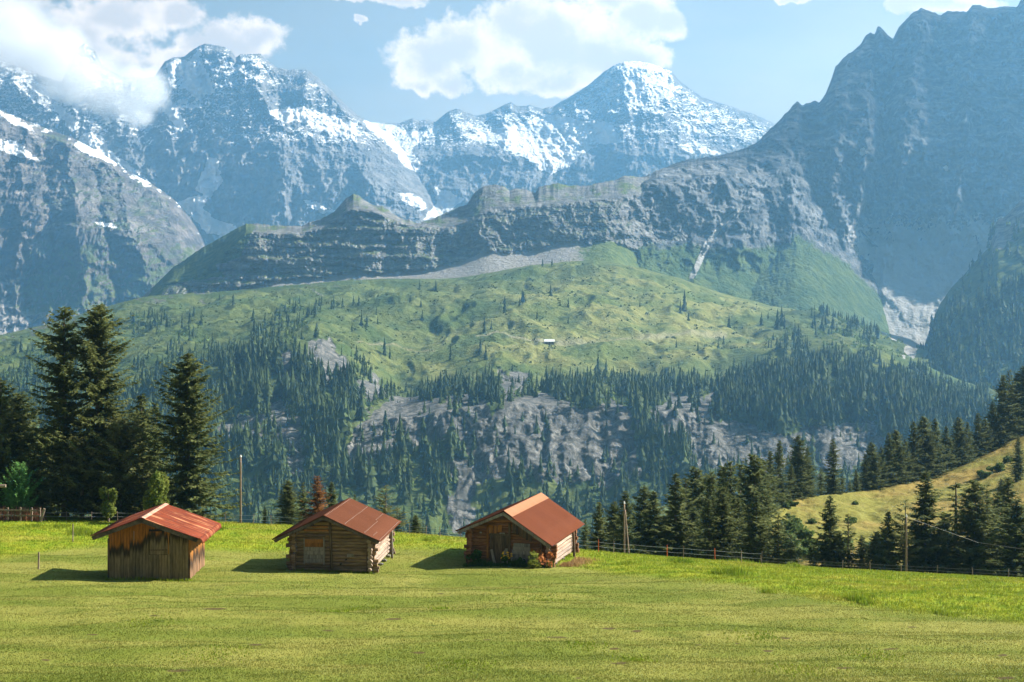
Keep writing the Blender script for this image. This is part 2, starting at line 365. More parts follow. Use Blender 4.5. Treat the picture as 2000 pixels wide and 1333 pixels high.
Yd = Y + (relief(PX, PY, Y, 120, 400, 81, 2.0, 0.10) + relief(PX, PY, Y, 26, 100, 82, 1.6) - 13*ridged(PX/19+.9*noise2(PX/30, PY/30), PY/40, 4, .6, 87) - 9*ridged(PX/30+PY/60, PY/22-PX/90, 4, .6, 88) + ribs(PX, PY, [([(1700,96),(1690,320),(1645,512),(1600,672)],24,128),([(1800,20),(1765,320),(1725,576)],26,128),([(1900,15),(1880,320),(1835,624)],26,128),([(1555,316),(1540,480),(1500,656)],24,112),([(1650,179),(1620,400),(1570,592)],22,96),([(1740,128),(1725,320),(1690,528)],14,-96),([(1350,499),(1370,624),(1400,704)],18,72),([(1450,464),(1440,592),(1455,688)],18,72),([(1980,10),(1960,320),(1930,608)],24,96)]))*(0.3+0.7*sstep(PY-top, 0, 14))*(0.25+0.75*cl) + 90*np.exp(-((PX-1700-(PY-80)*0.15)/22)**2)*sstep(PY, 420, 120)
X, Yd, Z = xyz(PX, PY, Yd); N = grid_normals(X, Yd, Z)
gr = np.clip(sstep(PY, 430, 520)*sstep(PX, 1700, 1600) + 0.35*fbm(PX/60, PY/40, 4, 0.55, 85)-0.15, 0, 1)
sc = np.clip(sstep(PY, 380, 470)*sstep(PX, 1600, 1700)*0.9 + sstep(PY, 460, 540)*0.3 + 0.6*(N[..., 2]-0.6) + 0.45*fbm(PX/30, PY/70, 5, 0.55, 86), 0, 1)
fanm = sstep(PX, 1675, 1710)*(1-sstep(PX, 1840, 1870))*sstep(PY+14*fbm(PX/30, PY/30, 3, .5, 89), 545, 585); sc = np.maximum(sc, fanm*1.2); gr = gr*(1-fanm)
gul = np.exp(-((PX-np.interp(PY, [400, 430, 470, 520, 545], [1455, 1420, 1385, 1362, 1350]))/6.5)**2)*sstep(PY, 395, 430)*sstep(PY, 552, 540)
sc = np.maximum(sc, gul*1.3); gr = gr*(1-gul)
sn = inpoly(PX, PY, [(1680,292),(1688,288),(1692,300),(1686,305),(1680,302)]).astype(float) + inpoly(PX, PY, [(1842,326),(1850,322),(1852,334),(1846,334)])
nb = 6; X, Yd, Z = add_back(X, Yd, Z, nb, 200, 220)
m_massif = mountain_mat('massif_rock', (0.045, 0.055, 0.065), (0.25, 0.25, 0.25), 190, (0.045, 0.075, 0.025), (0.085, 0.115, 0.035), (0.34, 0.33, 0.31), 0.9)
terrain('mountain', (X, Yd, Z), m_massif, {'snow': pad(sn, nb), 'grass': pad(gr, nb), 'scree': pad(sc, nb)})

# pyramid spur in front of the massif
rl = rough_line([(1290,575),(1320,555),(1340,540),(1380,470),(1430,432),(1490,388),(1520,376),(1555,366),(1600,395),(1650,420),(1690,458),(1722,488),(1735,512),(1748,560),(1772,645),(1790,690)], 1.8, 91)
PX, PY, Y = loft([([(1290,590),(1400,600),(1500,625),(1600,632),(1680,665),(1790,695)], 2060), with_Y(rl, 2560)], 1290, 1790, 420, [200], 0)
top = np.interp(PX[0], rl[:, 0], rl[:, 1]); dep = sstep(PY-top, 0, 20)
rk = sstep(PX+0.6*(PY-420), 1455, 1515)*(1-sstep(PY-top, 55, 120)) + 0.5*(1-sstep(PY-top, 10, 50)) + 0.25*fbm(PX/20, PY/26, 4, 0.6, 95)
Yd = Y + ((relief(PX, PY, Y, 40, 190, 92, 2.4, 0.1) - 9*ridged(PX/11, PY/30, 4, .6, 93))*(0.3+np.clip(rk, 0, 1)) + 70*(np.sqrt(((PX-1555)/60)**2+1)-1))*dep
X, Yd, Z = xyz(PX, PY, Yd)
gr = np.clip(1.0-rk*1.2, 0, 1)
sc = np.clip(0.15+0.5*fbm(PX/24+PY/60, PY/60, 4, 0.55, 96)+0.5*inpoly(PX+4*noise2(PX/9, PY/9), PY, [(1445,520),(1480,495),(1492,508),(1460,530)]), 0, 1)
gr = gr*(1-sstep(sc, .5, .8))
nb = 4; X, Yd, Z = add_back(X, Yd, Z, nb, 120, 130)
terrain('mountain', (X, Yd, Z), m_massif, {'snow': pad(sc*0, nb), 'grass': pad(gr, nb), 'scree': pad(sc, nb)})

# ------------------------------------------------------------------ cliff ridge
rl = rough_line([(60,690),(180,630),(280,577),(310,548),(340,520),(400,480),(440,458),(480,437),(500,436),(530,440),(590,441),(605,432),(620,430),(640,420),(652,414),(665,400),(675,388),(690,379),(700,381),(708,388),(730,400),(748,402),(760,412),(790,430),(800,428),(812,436),(826,433),(850,425),(880,412),(900,403),(912,398),(922,383),(930,372),(945,362),(962,360),(985,362),(995,372),(1005,368),(1030,370),(1045,376),(1052,364),(1075,361),(1090,357),(1110,363),(1125,361),(1145,364),(1170,357),(1200,352),(1220,343),(1250,345),(1270,348),(1290,345),(1320,352),(1345,385),(1370,470),(1400,600)], 2.6, 101)
CB = [(60,700),(200,640),(280,590),(330,577),(400,579),(470,566),(540,548),(640,541),(700,531),(760,535),(840,525),(900,512),(950,490),(1000,493),(1050,490),(1090,475),(1140,470),(1200,470),(1260,500),(1340,545),(1400,640)]
CT = [(60,692),(200,622),(280,583),(330,550),(400,525),(440,495),(480,452),(530,456),(590,456),(640,442),(690,404),(740,415),(800,442),(825,441),(850,446),(900,440),(940,415),(1000,405),(1060,400),(1120,395),(1180,390),(1240,380),(1300,392),(1340,430),(1370,520),(1400,625)]
PX, PY, Y = loft([([(60,740),(280,640),(700,610),(1000,570),(1200,560),(1400,680)], 1985), (CB, 2150), (CT, 2215), with_Y(rl, 2330)], 60, 1400, 1050, [70, 170, 60], 3)
Y = Y + 80*sstep(PX, 1170, 1300)
top = np.interp(PX[0], rl[:, 0], rl[:, 1]); cb = np.interp(PX[0], *np.array(CB, float).T); ct = np.interp(PX[0], *np.array(CT, float).T)
PYn = PY + 9*fbm(PX/30, PY/30, 4, 0.55, 105)
cliff = sstep(cb+4-PYn, 0, 8)*sstep(PYn-ct+4, 0, 10)
d = relief(PX, PY, Y, 24, 110, 110, 1.7, 0.25)*cliff
led = np.abs(((PY*1.0 - 0.045*PX + 9*fbm(PX/50, PY/35, 4, 0.55, 111))/(17.0)) % 1.0 - 0.5)*2
d = d + 4.5*ridged(PX/11+.9*noise2(PX/20, PY/20), PY/15, 4, .62, 118)*cliff + 13*(led**2-0.3)*cliff*(0.5+fbm(PX/50, PY/30, 3, .5, 119))*(1-0.75*sstep(PX, 760, 880)) + relief(PX, PY, Y, 11, 120, 112, 1.2)*(1-cliff)*sstep(cb-PY, -20, 40)
d = d*sstep(PY-top, -1, 9)
X, Yd, Z = xyz(PX, PY, Y+d); N = grid_normals(X, Yd, Z)
grl = inpoly(PX, PYn, [(60,720),(280,590),(330,520),(480,430),(500,440),(470,500),(420,520),(440,540),(370,548),(330,560),(290,600)]).astype(float)
gr = np.clip(grl*1.25 + (1-cliff)*sstep(ct-PYn, -3, 6)*(0.40+0.55*fbm(PX/26, PY/14, 4, 0.6, 115)) + cliff*(0.9*(N[..., 2]-0.5)+0.15), 0, 1)
low = sstep(PYn-cb, -3, 4)
gr = gr*(1-low) + low*np.clip(sstep(PYn-cb, 2, 30-20*sstep(PX, 380, 300)+45*sstep(PX, 780, 900))*1.15 + 0.5*fbm(PX/16, PY/40, 4, 0.55, 116) - 0.1 - 0.6*sstep(PX, 1180, 850)*sstep(PX, 800, 900)*0.5, 0, 1)
gr = np.maximum(gr, sstep(PX+34*fbm(PX/25, PY/18, 4, .6, 117)+0.5*(PY-490), 1085, 1185)*low*0.9)
sc = low*0.95 + 0.12
nb = 4; X, Yd, Z = add_back(X, Yd, Z, nb, 110, 110)
m_ridge = mountain_mat('ridge_rock', (0.095, 0.097, 0.10), (0.25, 0.24, 0.225), 75, (0.052, 0.078, 0.022), (0.105, 0.130, 0.036), (0.25, 0.235, 0.215), 0.7, 4.5)
terrain('mountain', (X, Yd, Z), m_ridge, {'snow': pad(sc*0, nb), 'grass': pad(gr, nb), 'scree': pad(sc, nb)})

# ------------------------------------------------------------------ wooded spur from the right
rl = rough_line([(1740,760),(1780,735),(1800,690),(1820,630),(1838,590),(1860,560),(1880,540),(1900,515),(1920,495),(1935,478),(1942,440),(1950,428),(1962,424),(1985,400),(2000,385),(2100,320),(2300,240),(2900,150)], 2.0, 121)
PX, PY, Y = loft([([(1740,790),(1850,850),(2000,900),(2900,1000)], 1380), ([(1740,775),(1790,735),(1830,665),(1870,620),(1930,590),(2000,565),(2300,520),(2900,500)], 1640), with_Y(rl, 1980)], 1740, 2900, 560, [120, 130], 4)
top = np.interp(PX[0], rl[:, 0], rl[:, 1])
SPUR_TOP = np.interp(PX[0], [1740,1790,1830,1870,1930,2000,2300,2900], [775,735,665,620,590,565,520,500])
up = sstep(SPUR_TOP-PY, -5, 20)
Yd = Y + (relief(PX, PY, Y, 16, 130, 122, 2.4)*(0.4+0.6*up))*sstep(PY-top, 0, 10)
X, Yd, Z = xyz(PX, PY, Yd)
Z = Z + 7*fbm(X/90, Yd/90, 4, 0.55, 124)*(1-up)
rk = sstep(70-(PY-top)+26*fbm(PX/18, PY/18, 4, .6, 125), 0, 25)*sstep(PX, 1930, 1950)
gr = np.clip(0.95-0.9*rk-0.35*ridged((PX+PY)/40, (PX-PY)/200, 3, .5, 126)*up, 0, 1)
SPUR = (X.copy(), Yd.copy(), Z.copy(), PX, PY, up)
nb = 4; X, Yd, Z = add_back(X, Yd, Z, nb, 110, 110)
terrain('mountain', (X, Yd, Z), m_ridge, {'snow': pad(gr*0, nb), 'grass': pad(gr, nb), 'scree': pad(gr*0+0.45, nb)})

# ------------------------------------------------------------------ alp: cliff, wooded belt and grassy knoll across the valley
SK = [(-600,760),(-300,705),(-100,678),(0,655),(100,632),(200,601),(280,581),(340,576),(400,573),(520,563),(640,552),(700,548),(760,545),(820,545),(880,545),(930,540),(990,528),(1040,519),(1100,512),(1160,509),(1200,514),(1250,524),(1330,544),(1400,570),(1500,597),(1560,606),(1600,612),(1650,625),(1700,642),(1780,665),(1820,690),(1900,735),(2000,760),(2300,800)]
FT = [(-600,820),(0,765),(200,755),(300,725),(400,708),(500,684),(620,684),(700,722),(780,785),(850,765),(950,745),(1100,752),(1250,750),(1400,752),(1490,722),(1560,706),(1640,700),(1700,715),(1780,740),(1900,790),(2300,850)]
sk = rough_line(SK, 0.8, 131)
PX, PY, Y = loft([([(-600,1180),(2300,1180)], 880), ([(-600,990),(400,980),(900,950),(1200,955),(1700,930),(2300,960)], 1030),
                  ([(-600,900),(400,880),(700,830),(1000,800),(1300,800),(1700,810),(2300,880)], 1120), (FT, 1340),
                  ([(-600,780),(0,690),(200,655),(400,630),(600,610),(900,600),(1200,585),(1500,640),(1600,640),(1700,655),(1800,690),(2300,815)], 1660), with_Y(sk, 1960)],
                 -600, 2300, 1100, [30, 60, 70, 75, 75], 3)
ft = np.interp(PX[0], *np.array(FT, float).T); top = np.interp(PX[0], sk[:, 0], sk[:, 1])
ROCKS = [[(880,905),(905,850),(960,815),(1010,795),(1060,775),(1110,800),(1190,815),(1235,870),(1260,935),(1190,960),(1100,950),(1020,945),(920,945),(860,925)],
         [(660,890),(700,840),(740,800),(800,780),(860,795),(945,775),(960,830),(890,865),(820,880),(770,890),(710,915)],
         [(520,805),(545,775),(600,850),(590,925),(560,935),(530,870)], [(1330,905),(1360,850),(1430,825),(1480,845),(1540,855),(1600,835),(1700,830),(1760,880),(1660,930),(1560,930),(1440,925),(1350,930)],
         [(420,850),(460,805),(515,820),(505,870),(450,875)], [(1270,810),(1300,770),(1400,780),(1400,850),(1300,860)], [(600,690),(640,675),(690,730),(665,760),(620,735)], [(540,700),(570,690),(580,740),(550,745)],
         [(870,1000),(895,930),(925,930),(930,1010),(900,1050)], [(1130,860),(1190,775),(1250,830),(1240,900),(1160,935)], [(960,760),(1010,740),(1040,775),(990,800)], [(690,760),(740,740),(760,780),(720,800)]]
wx = PX+26*fbm(PX/26, PY/26, 5, 0.6, 141); wy = PY+26*fbm(PX/30, PY/22, 5, 0.6, 142)
rock = np.zeros(PX.shape)
for q in ROCKS: rock = np.maximum(rock, inpoly(wx, wy, q))
rock = np.maximum(rock, sstep(fbm(PX/34, PY/44, 4, 0.6, 143), 0.36, 0.46)*sstep(PY-ft, 30, 70))
rock = blur_rows(rock, 2)
slope_z = sstep(PY-ft, -12, 25)            # 1 on the wooded steep part
d = relief(PX, PY, Y, 7, 60, 145, 2.6)*(rock*1.0+0.25)*slope_z + (2.6*ridged(PX/13+0.9*noise2(PX/25, PY/25), PY/26, 4, .6, 151) + 1.8*ridged(PX/30+PY/40, PY/9-PX/60, 3, .6, 152) + 10*ridged(PX/75+.4*noise2(PX/60, PY/60), PY/160, 2, .5, 153))*rock + relief(PX, PY, Y, 26, 190, 146, 3.0)*slope_z
X, Yd, Z = xyz(PX, PY, Y+d)
hum = 15*fbm(X/150, Yd/190, 3, 0.5, 147) + 9*ridged(X/75+0.3*noise2(X/60, Yd/60), Yd/120, 3, 0.55, 148) + 2.4*fbm(X/20, Yd/26, 3, 0.6, 149)
edge = sstep(PY-top, 0, 22)
Z = Z + hum*(1-0.5*slope_z)*(0.12+0.88*edge)
N = grid_normals(X, Yd, Z)
gr = np.clip(1.0-rock*1.1, 0, 1); gr = gr*(1-0.55*sstep(ridged(PX/60, PY/25, 3, .5, 150), 0.55, 0.8)*(1-slope_z)*sstep(PX, 800, 600)*sstep(PY-top, 60, 15))
sc = rock*0 + 0.2 + 0.3*(1-gr)*(1-slope_z)
fan = inpoly(PX+8*noise2(PX/14, PY/14), PY, [(1690,640),(1790,665),(1795,690),(1765,715),(1750,705),(1775,680)]).astype(float)
gr = gr*(1-fan*0.8); sc = np.maximum(sc, fan)
def alp_mat():
    m, t, out = new_mat('alp_ground')
    p = t.pos()
    flat = t.map(p, (1, 1, 0.6))
    big = t.noise(flat, 0.012, 5, 0.6); mid = t.noise(flat, 0.05, 6, 0.65); fin = t.noise(flat, 0.33, 5, 0.7)
    g = t.mix(t.step(big, 0.36, 0.62), (0.095, 0.120, 0.030), (0.205, 0.200, 0.062))
    g2 = t.mix(t.step(big, 0.36, 0.62), (0.052, 0.078, 0.022), (0.105, 0.125, 0.036))
    g = t.mix(t.step(t.math('ADD', t.attr('dry').outputs['Fac'], t.math('MULTIPLY', t.math('SUBTRACT', mid, 0.5), 0.8)), 0.3, 0.8), g2, g)
    g = t.mix(t.step(mid, 0.50, 0.66, 0, 0.75), g, (0.036, 0.060, 0.020))
    g = t.mix(t.step(fin, 0.52, 0.72, 0, 0.55), g, (0.030, 0.048, 0.018))
    rk1 = t.noise(t.map(p, (0.10, 0.10, 0.05)), 1.0, 8, 0.68)
    rk = t.mix(t.step(rk1, 0.36, 0.64), (0.07, 0.071, 0.068), (0.215, 0.205, 0.185))
    rk = t.mix(t.step(t.noise(t.map(p, (0.3, 0.3, 0.08)), 1.0, 5, 0.6), 0.52, 0.62, 0, 0.5), rk, (0.10, 0.10, 0.085))
    vw = t.vmath('ADD', t.map(p, (0.075, 0.075, 0.03)), t.vmath('MULTIPLY', t.noise(t.map(p, (0.05, 0.05, 0.05)), 1.0, 4, 0.6, col=True), (1.6, 1.6, 1.6)))
    ck = t.voronoi(vw, 1.0, 'DISTANCE_TO_EDGE'); ck2 = t.voronoi(t.vmath('MULTIPLY', vw, (2.7, 2.7, 4.2)), 1.0, 'DISTANCE_TO_EDGE')
    rk = t.mix(t.step(ck, 0.10, 0.015, 0, 0.65), rk, (0.045, 0.046, 0.045)); rk = t.mix(t.step(ck2, 0.12, 0.02, 0, 0.5), rk, (0.06, 0.06, 0.055))
    wob = t.math('MULTIPLY', t.math('SUBTRACT', mid, 0.5), 1.2)
    gf = t.step(t.math('ADD', t.attr('grass').outputs['Fac'], wob), 0.36, 0.62)
    c = t.mix(gf, rk, g)
    sc = t.step(t.math('ADD', t.attr('scree').outputs['Fac'], t.math('MULTIPLY', t.math('SUBTRACT', fin, 0.5), 1.0)), 0.45, 0.75)
    c = t.mix(sc, c, (0.33, 0.31, 0.28))
    trail = t.attr('trail').outputs['Fac']
    c = t.mix(trail, c, (0.27, 0.24, 0.16))
    h = t.math('ADD', t.math('MULTIPLY', fin, 0.6), t.math('ADD', mid, t.math('MULTIPLY', rk1, 2.0)))
    finish(t, out, c, 0.95, t.bump(h, 0.8, 3.0), 0.05)
    return m
def line_mask(PX, PY, pts, w):
    q = np.array(pts, float); y = np.interp(PX, q[:, 0], q[:, 1], left=1e5, right=1e5); return np.exp(-((PY-y)/w)**2)
trail = 0.9*line_mask(PX, PY, [(930,664),(970,655),(1000,668),(1062,676)], 1.6) + 0.7*line_mask(PX, PY, [(680,676),(760,686),(850,690)], 1.3) + 0.55*line_mask(PX, PY, [(1085,676),(1150,672),(1250,660),(1340,655),(1420,652)], 5) + 0.5*line_mask(PX, PY, [(1000,690),(1040,680),(1075,677)], 2)
dry = np.clip(0.25 + 0.75*np.exp(-(((PX-1220)/330)**2+((PY-630)/95)**2)) + 0.4*np.exp(-(((PX-900)/260)**2+((PY-720)/30)**2)) + 0.35*fbm(PX/70, PY/28, 4, .55, 155), 0, 1)
ALP = (X.copy(), Yd.copy(), Z.copy(), PX, PY, rock, slope_z, ft, top)
nb = 3; X, Yd, Z = add_back(X, Yd, Z, nb, 60, 28)
terrain('hills', (X, Yd, Z), alp_mat(), {'grass': pad(gr, nb), 'scree': pad(sc, nb), 'trail': pad(np.clip(trail, 0, 1), nb), 'dry': pad(dry, nb)})

# ------------------------------------------------------------------ near ground: meadow plateau and the drop behind its edge
def pchip(xk, yk, x):
    """columns of monotone cubic curves: xk, yk (k, n); x (m, n)"""
    h = np.diff(xk, axis=0); dl = np.diff(yk, axis=0)/h
    dd = np.zeros_like(yk); s = (dl[:-1]*dl[1:]) > 0
    w1 = 2*h[1:]+h[:-1]; w2 = h[1:]+2*h[:-1]
    with np.errstate(divide='ignore', invalid='ignore'):
        hm = (w1+w2)/(w1/dl[:-1]+w2/dl[1:])
    dd[1:-1] = np.where(s, hm, 0); dd[0] = dl[0]; dd[-1] = dl[-1]
    out = np.zeros_like(x); k = xk.shape[0]
    for i in range(k-1):
        mk = (x >= xk[i]) & ((x <= xk[i+1]) if i == k-2 else (x < xk[i+1]))
        u = np.clip((x-xk[i])/h[i], 0, 1)
        v = yk[i]*(1+2*u)*(1-u)**2 + h[i]*dd[i]*u*(1-u)**2 + yk[i+1]*u*u*(3-2*u) + h[i]*dd[i+1]*u*u*(u-1)
        out = np.where(mk, v, out)
    return out
CREST = np.array([(-1500,120,1000),(-200,118,1003),(0,118,1005),(200,116,1011),(400,112,1019),(450,111,1021),(650,106,1032),(850,101,1047),(1000,98,1061),(1200,96,1081),(1400,94,1096),(1600,92,1110),(1800,90,1121),(2000,88,1131),(2200,86,1141),(3500,80,1180)], float)
HUTROW = np.array([(-1500,72,-12.2),(0,73,-12.45),(291,75,-12.54),(650,80,-13.06),(996,84,-13.29),(1200,82,-13.2),(1600,72,-12.3),(2000,66,-11.8),(3500,60,-11.2)], float)
def ground_z(X, Y):
    X = np.atleast_1d(np.asarray(X, float)); Y = np.atleast_1d(np.asarray(Y, float))
    px = np.clip(CX + F*X/np.maximum(Y, 3.0), -1500, 3500)
    cY = np.interp(px, CREST[:, 0], CREST[:, 1]); cz = -(np.interp(px, CREST[:, 0], CREST[:, 2])-CY)/F*cY
    hY = np.interp(px, HUTROW[:, 0], HUTROW[:, 1]); hz = np.interp(px, HUTROW[:, 0], HUTROW[:, 2])
    one = np.ones_like(px)
    xk = np.stack([-40*one, 0*one, 15*one, 30*one, 45*one, np.minimum(58*one, hY-7), hY, cY, cY+5, cY+16, cY+42, cY+110, cY+260, cY+700])
    yk = np.stack([3*one, -1.7*one, -5.0*one, -8.0*one, -10.0*one, -11.2*one, hz, cz, cz-.95, cz-4.6, cz-14, cz-38, cz-100, cz-290])
    z = pchip(xk, yk, np.clip(Y, -40, cY+699)[None])[0]
    amp = sstep(Y, 10, 40)*sstep(cY-Y, 0, 14)
    return z + amp*(0.20*noise2(X/9, Y/5, 201) + 0.07*noise2(X/2.6, Y/1.8, 202))
nr_, nc_ = 620, 700
ys = np.concatenate([np.linspace(-30, 34, 60), np.linspace(34.3, 135, 440), 135*np.exp(np.linspace(0.01, np.log(760/135.0), 120))])
pxg = np.linspace(-900, 2900, nc_)
Yg = np.repeat(ys[:, None], nc_, 1); Xg = (pxg[None]-CX)/F*np.maximum(Yg, 26)
Zg = ground_z(Xg.ravel(), Yg.ravel()).reshape(Xg.shape)
PXg = CX+F*Xg/np.maximum(Yg, 3); PYg = CY-F*Zg/np.maximum(Yg, 3)
LUSH_EDGE = [(-600,1095),(0,1090),(90,1078),(200,1066),(420,1072),(560,1078),(780,1070),(900,1074),(1120,1108),(1200,1120),(1300,1130),(1450,1142),(1600,1170),(1750,1192),(1900,1205),(2000,1216),(2900,1300)]
le = np.interp(PXg, *np.array(LUSH_EDGE, float).T)
lush = sstep(le-PYg + 5*fbm(Xg/3, Yg/4, 4, 0.6, 210), -9, 9)*(Yg > 30)
dirt = np.zeros(Xg.shape)
DIRT = ((1190,1228,22,3),(1245,1233,14,3),(1385,1240,10,3),(1200,1268,18,3),(1210,1296,22,3),(1535,1247,14,3),(1130,1325,14,4),(1500,1272,16,3),(1740,1268,26,3),(1960,1325,24,4),(1365,1260,10,2),(420,1190,30,3),(300,1203,20,3),(1440,1257,7,2),(1960,1280,14,3),(860,1160,14,2),(640,1232,20,3),(770,1210,26,3),(180,1240,18,2),(500,1260,24,3),(950,1250,18,2),(1090,1245,30,3),(1650,1305,24,3),(1780,1225,16,2),(820,1275,20,3),(345,1310,30,4),(90,1290,20,3))
for bx, by, rx, ry in DIRT:
    dirt = np.maximum(dirt, np.exp(-(((PXg-bx)/rx)**2+((PYg-by)/ry)**2)))
def meadow_mat():
    m, t, out = new_mat('meadow')
    p = t.pos(); fl = t.map(p, (1, 1, 0.2))
    strip = t.noise(t.map(p, (0.11, 0.25, 0.1), rot=(0, 0, 0.22)), 1.0, 6, 0.62, 0.5)
    mid = t.noise(fl, 0.9, 6, 0.7); fin = t.noise(fl, 9.0, 4, 0.75); pat = t.noise(fl, 0.16, 4, 0.6)
    mown = t.mix(t.step(strip, 0.34, 0.66), (0.124, 0.148, 0.021), (0.225, 0.216, 0.050))
    mown = t.mix(t.step(pat, 0.5, 0.7, 0, 0.6), mown, (0.125, 0.155, 0.022))
    mown = t.mix(t.step(mid, 0.54, 0.70, 0, 0.7), mown, (0.075, 0.095, 0.015))
    lushc = t.mix(t.step(mid, 0.35, 0.65), (0.140, 0.205, 0.010), (0.255, 0.275, 0.022))
    lushc = t.mix(t.step(pat, 0.52, 0.68, 0, 0.6), lushc, (0.32, 0.28, 0.045))
    c = t.mix(t.attr('lush').outputs['Fac'], mown, lushc)
    c = t.mix(t.step(fin, 0.35, 0.75, 0, 0.45), c, t.mix(1.0, c, (0.5, 0.55, 0.5), 'MULTIPLY'))
    c = t.mix(t.step(t.math('ADD', t.attr('dirt').outputs['Fac'], t.math('MULTIPLY', t.math('SUBTRACT', mid, 0.5), 1.6)), 0.45, 0.75), c, (0.07, 0.052, 0.02))
    h = t.math('ADD', t.math('MULTIPLY', fin, 0.05), t.math('MULTIPLY', mid, 0.12))
    finish(t, out, c, 0.95, t.bump(h, 0.8, 1.0), 0.05)
    return m
m_meadow = meadow_mat()
terrain('ground', (Xg, Yg, Zg), m_meadow, {'lush': lush, 'dirt': dirt})

# ------------------------------------------------------------------ dry grass hill behind the right-hand trees
KR = [(1440,1100),(1470,1040),(1500,1000),(1530,983),(1560,974),(1600,968),(1650,963),(1700,958),(1750,947),(1800,937),(1850,922),(1900,900),(1940,880),(1970,862),(2000,845),(2100,800),(2400,740),(2800,700)]
kr = rough_line(KR, 0.5, 161)
PX, PY, Y = loft([([(1440,1200),(1600,1250),(2800,1250)], 118), ([(1440,1120),(1520,1100),(1700,1090),(2000,1060),(2800,1000)], 150), [(p[0], p[1], float(np.interp(p[0], [1440,1550,2000,2800], [170, 200, 245, 300]))) for p in kr]], 1440, 2800, 420, [50, 130], 8)
X, Yd, Z = xyz(PX, PY, Y)
Z = Z + (0.7*fbm(X/9, Yd/12, 4, 0.55, 163) + 0.25*ridged(X/3, Yd/4, 3, 0.5, 164))*sstep(PY-np.interp(PX[0], kr[:, 0], kr[:, 1]), 0, 10)
KNOLL = (X.copy(), Yd.copy(), Z.copy(), PX, PY)
def knoll_mat():
    m, t, out = new_mat('dry_grass')
    p = t.pos(); fl = t.map(p, (1, 1, 0.5))
    big = t.noise(fl, 0.06, 5, 0.6); mid = t.noise(fl, 0.35, 6, 0.68); fin = t.noise(fl, 2.2, 5, 0.7)
    c = t.mix(t.step(big, 0.38, 0.6), (0.225, 0.165, 0.048), (0.175, 0.165, 0.038))
    c = t.mix(t.step(mid, 0.53, 0.7, 0, 0.7), c, (0.085, 0.085, 0.028))
    c = t.mix(t.step(fin, 0.5, 0.75, 0, 0.5), c, (0.06, 0.055, 0.02))
    finish(t, out, c, 0.95, t.bump(t.math('ADD', mid, t.math('MULTIPLY', fin, 0.3)), 0.8, 0.8), 0.05)
    return m
nb = 5; X, Yd, Z = add_back(X, Yd, Z, nb, 10, 5)
terrain('hills', (X, Yd, Z), knoll_mat(), {})
# ------------------------------------------------------------------ trees: builders
def needle_mat(name, a_, b_, trans=0.38, fine=2.2, base=0.7):
    m, t, out = new_mat(name)
    p = t.obj(); n = t.noise(p, base, 3, 0.6); n2 = t.noise(p, fine*2, 3, 0.7)
    c = t.mix(t.step(n, 0.35, 0.65), a_, b_)
    c = t.mix(t.step(n2, 0.45, 0.7, 0, 0.5), c, tuple(v*1.7 for v in b_))
    c = t.mix(t.lin(t.rand(), 0, 1, 0, 0.35), c, t.mix(1.0, c, (0.62, 0.72, 0.8), 'MULTIPLY'))
    finish(t, out, c, 0.8, None, 0.15, trans=trans)
    return m
M_needle = needle_mat('spruce_needles', (0.050, 0.068, 0.020), (0.125, 0.138, 0.042))
M_needle_dead = needle_mat('browned_needles', (0.16, 0.062, 0.016), (0.27, 0.115, 0.03))
M_needle_young = needle_mat('young_needles', (0.07, 0.17, 0.045), (0.14, 0.28, 0.07))
M_needle_pine = needle_mat('pine_needles', (0.075, 0.085, 0.03), (0.15, 0.15, 0.052))
M_leaf = needle_mat('maple_leaves', (0.09, 0.13, 0.022), (0.20, 0.22, 0.045), 0.4)
M_shrub = needle_mat('shrub_leaves', (0.06, 0.095, 0.022), (0.11, 0.15, 0.04), 0.35)
def bark_mat(name, a_, b_):
    m, t, out = new_mat(name); p = t.obj()
    n = t.noise(t.map(p, (6, 6, 1.5)), 1.5, 5, 0.65)
    finish(t, out, t.mix(n, a_, b_), 0.95, t.bump(n, 0.6, 0.05), 0.1); return m
M_bark = bark_mat('bark', (0.07, 0.055, 0.045), (0.20, 0.165, 0.14))

def trunk_mesh(h, r, seed, n=8, bend=0.0):
    rs = np.random.RandomState(seed); k = 10
    z = np.linspace(-0.6, h*0.97, k); rad = r*(1-np.clip(z, 0, None)/h)**0.85 + 0.012; rad[0] = r*1.35
    ox = np.cumsum(rs.randn(k))*0.02*h/17 + bend*np.linspace(0, 1, k)**2; oy = np.cumsum(rs.randn(k))*0.02*h/17
    th = np.linspace(0, 2*np.pi, n, endpoint=False)
    V = np.stack([ox[:, None]+rad[:, None]*np.cos(th), oy[:, None]+rad[:, None]*np.sin(th), np.repeat(z[:, None], n, 1)], -1).reshape(-1, 3)
    i = np.arange(k*n).reshape(k, n); j = np.roll(i, -1, 1)
    return np_mesh('trunk', V, np.stack([i[:-1], j[:-1], j[1:], i[1:]], -1).reshape(-1, 4))

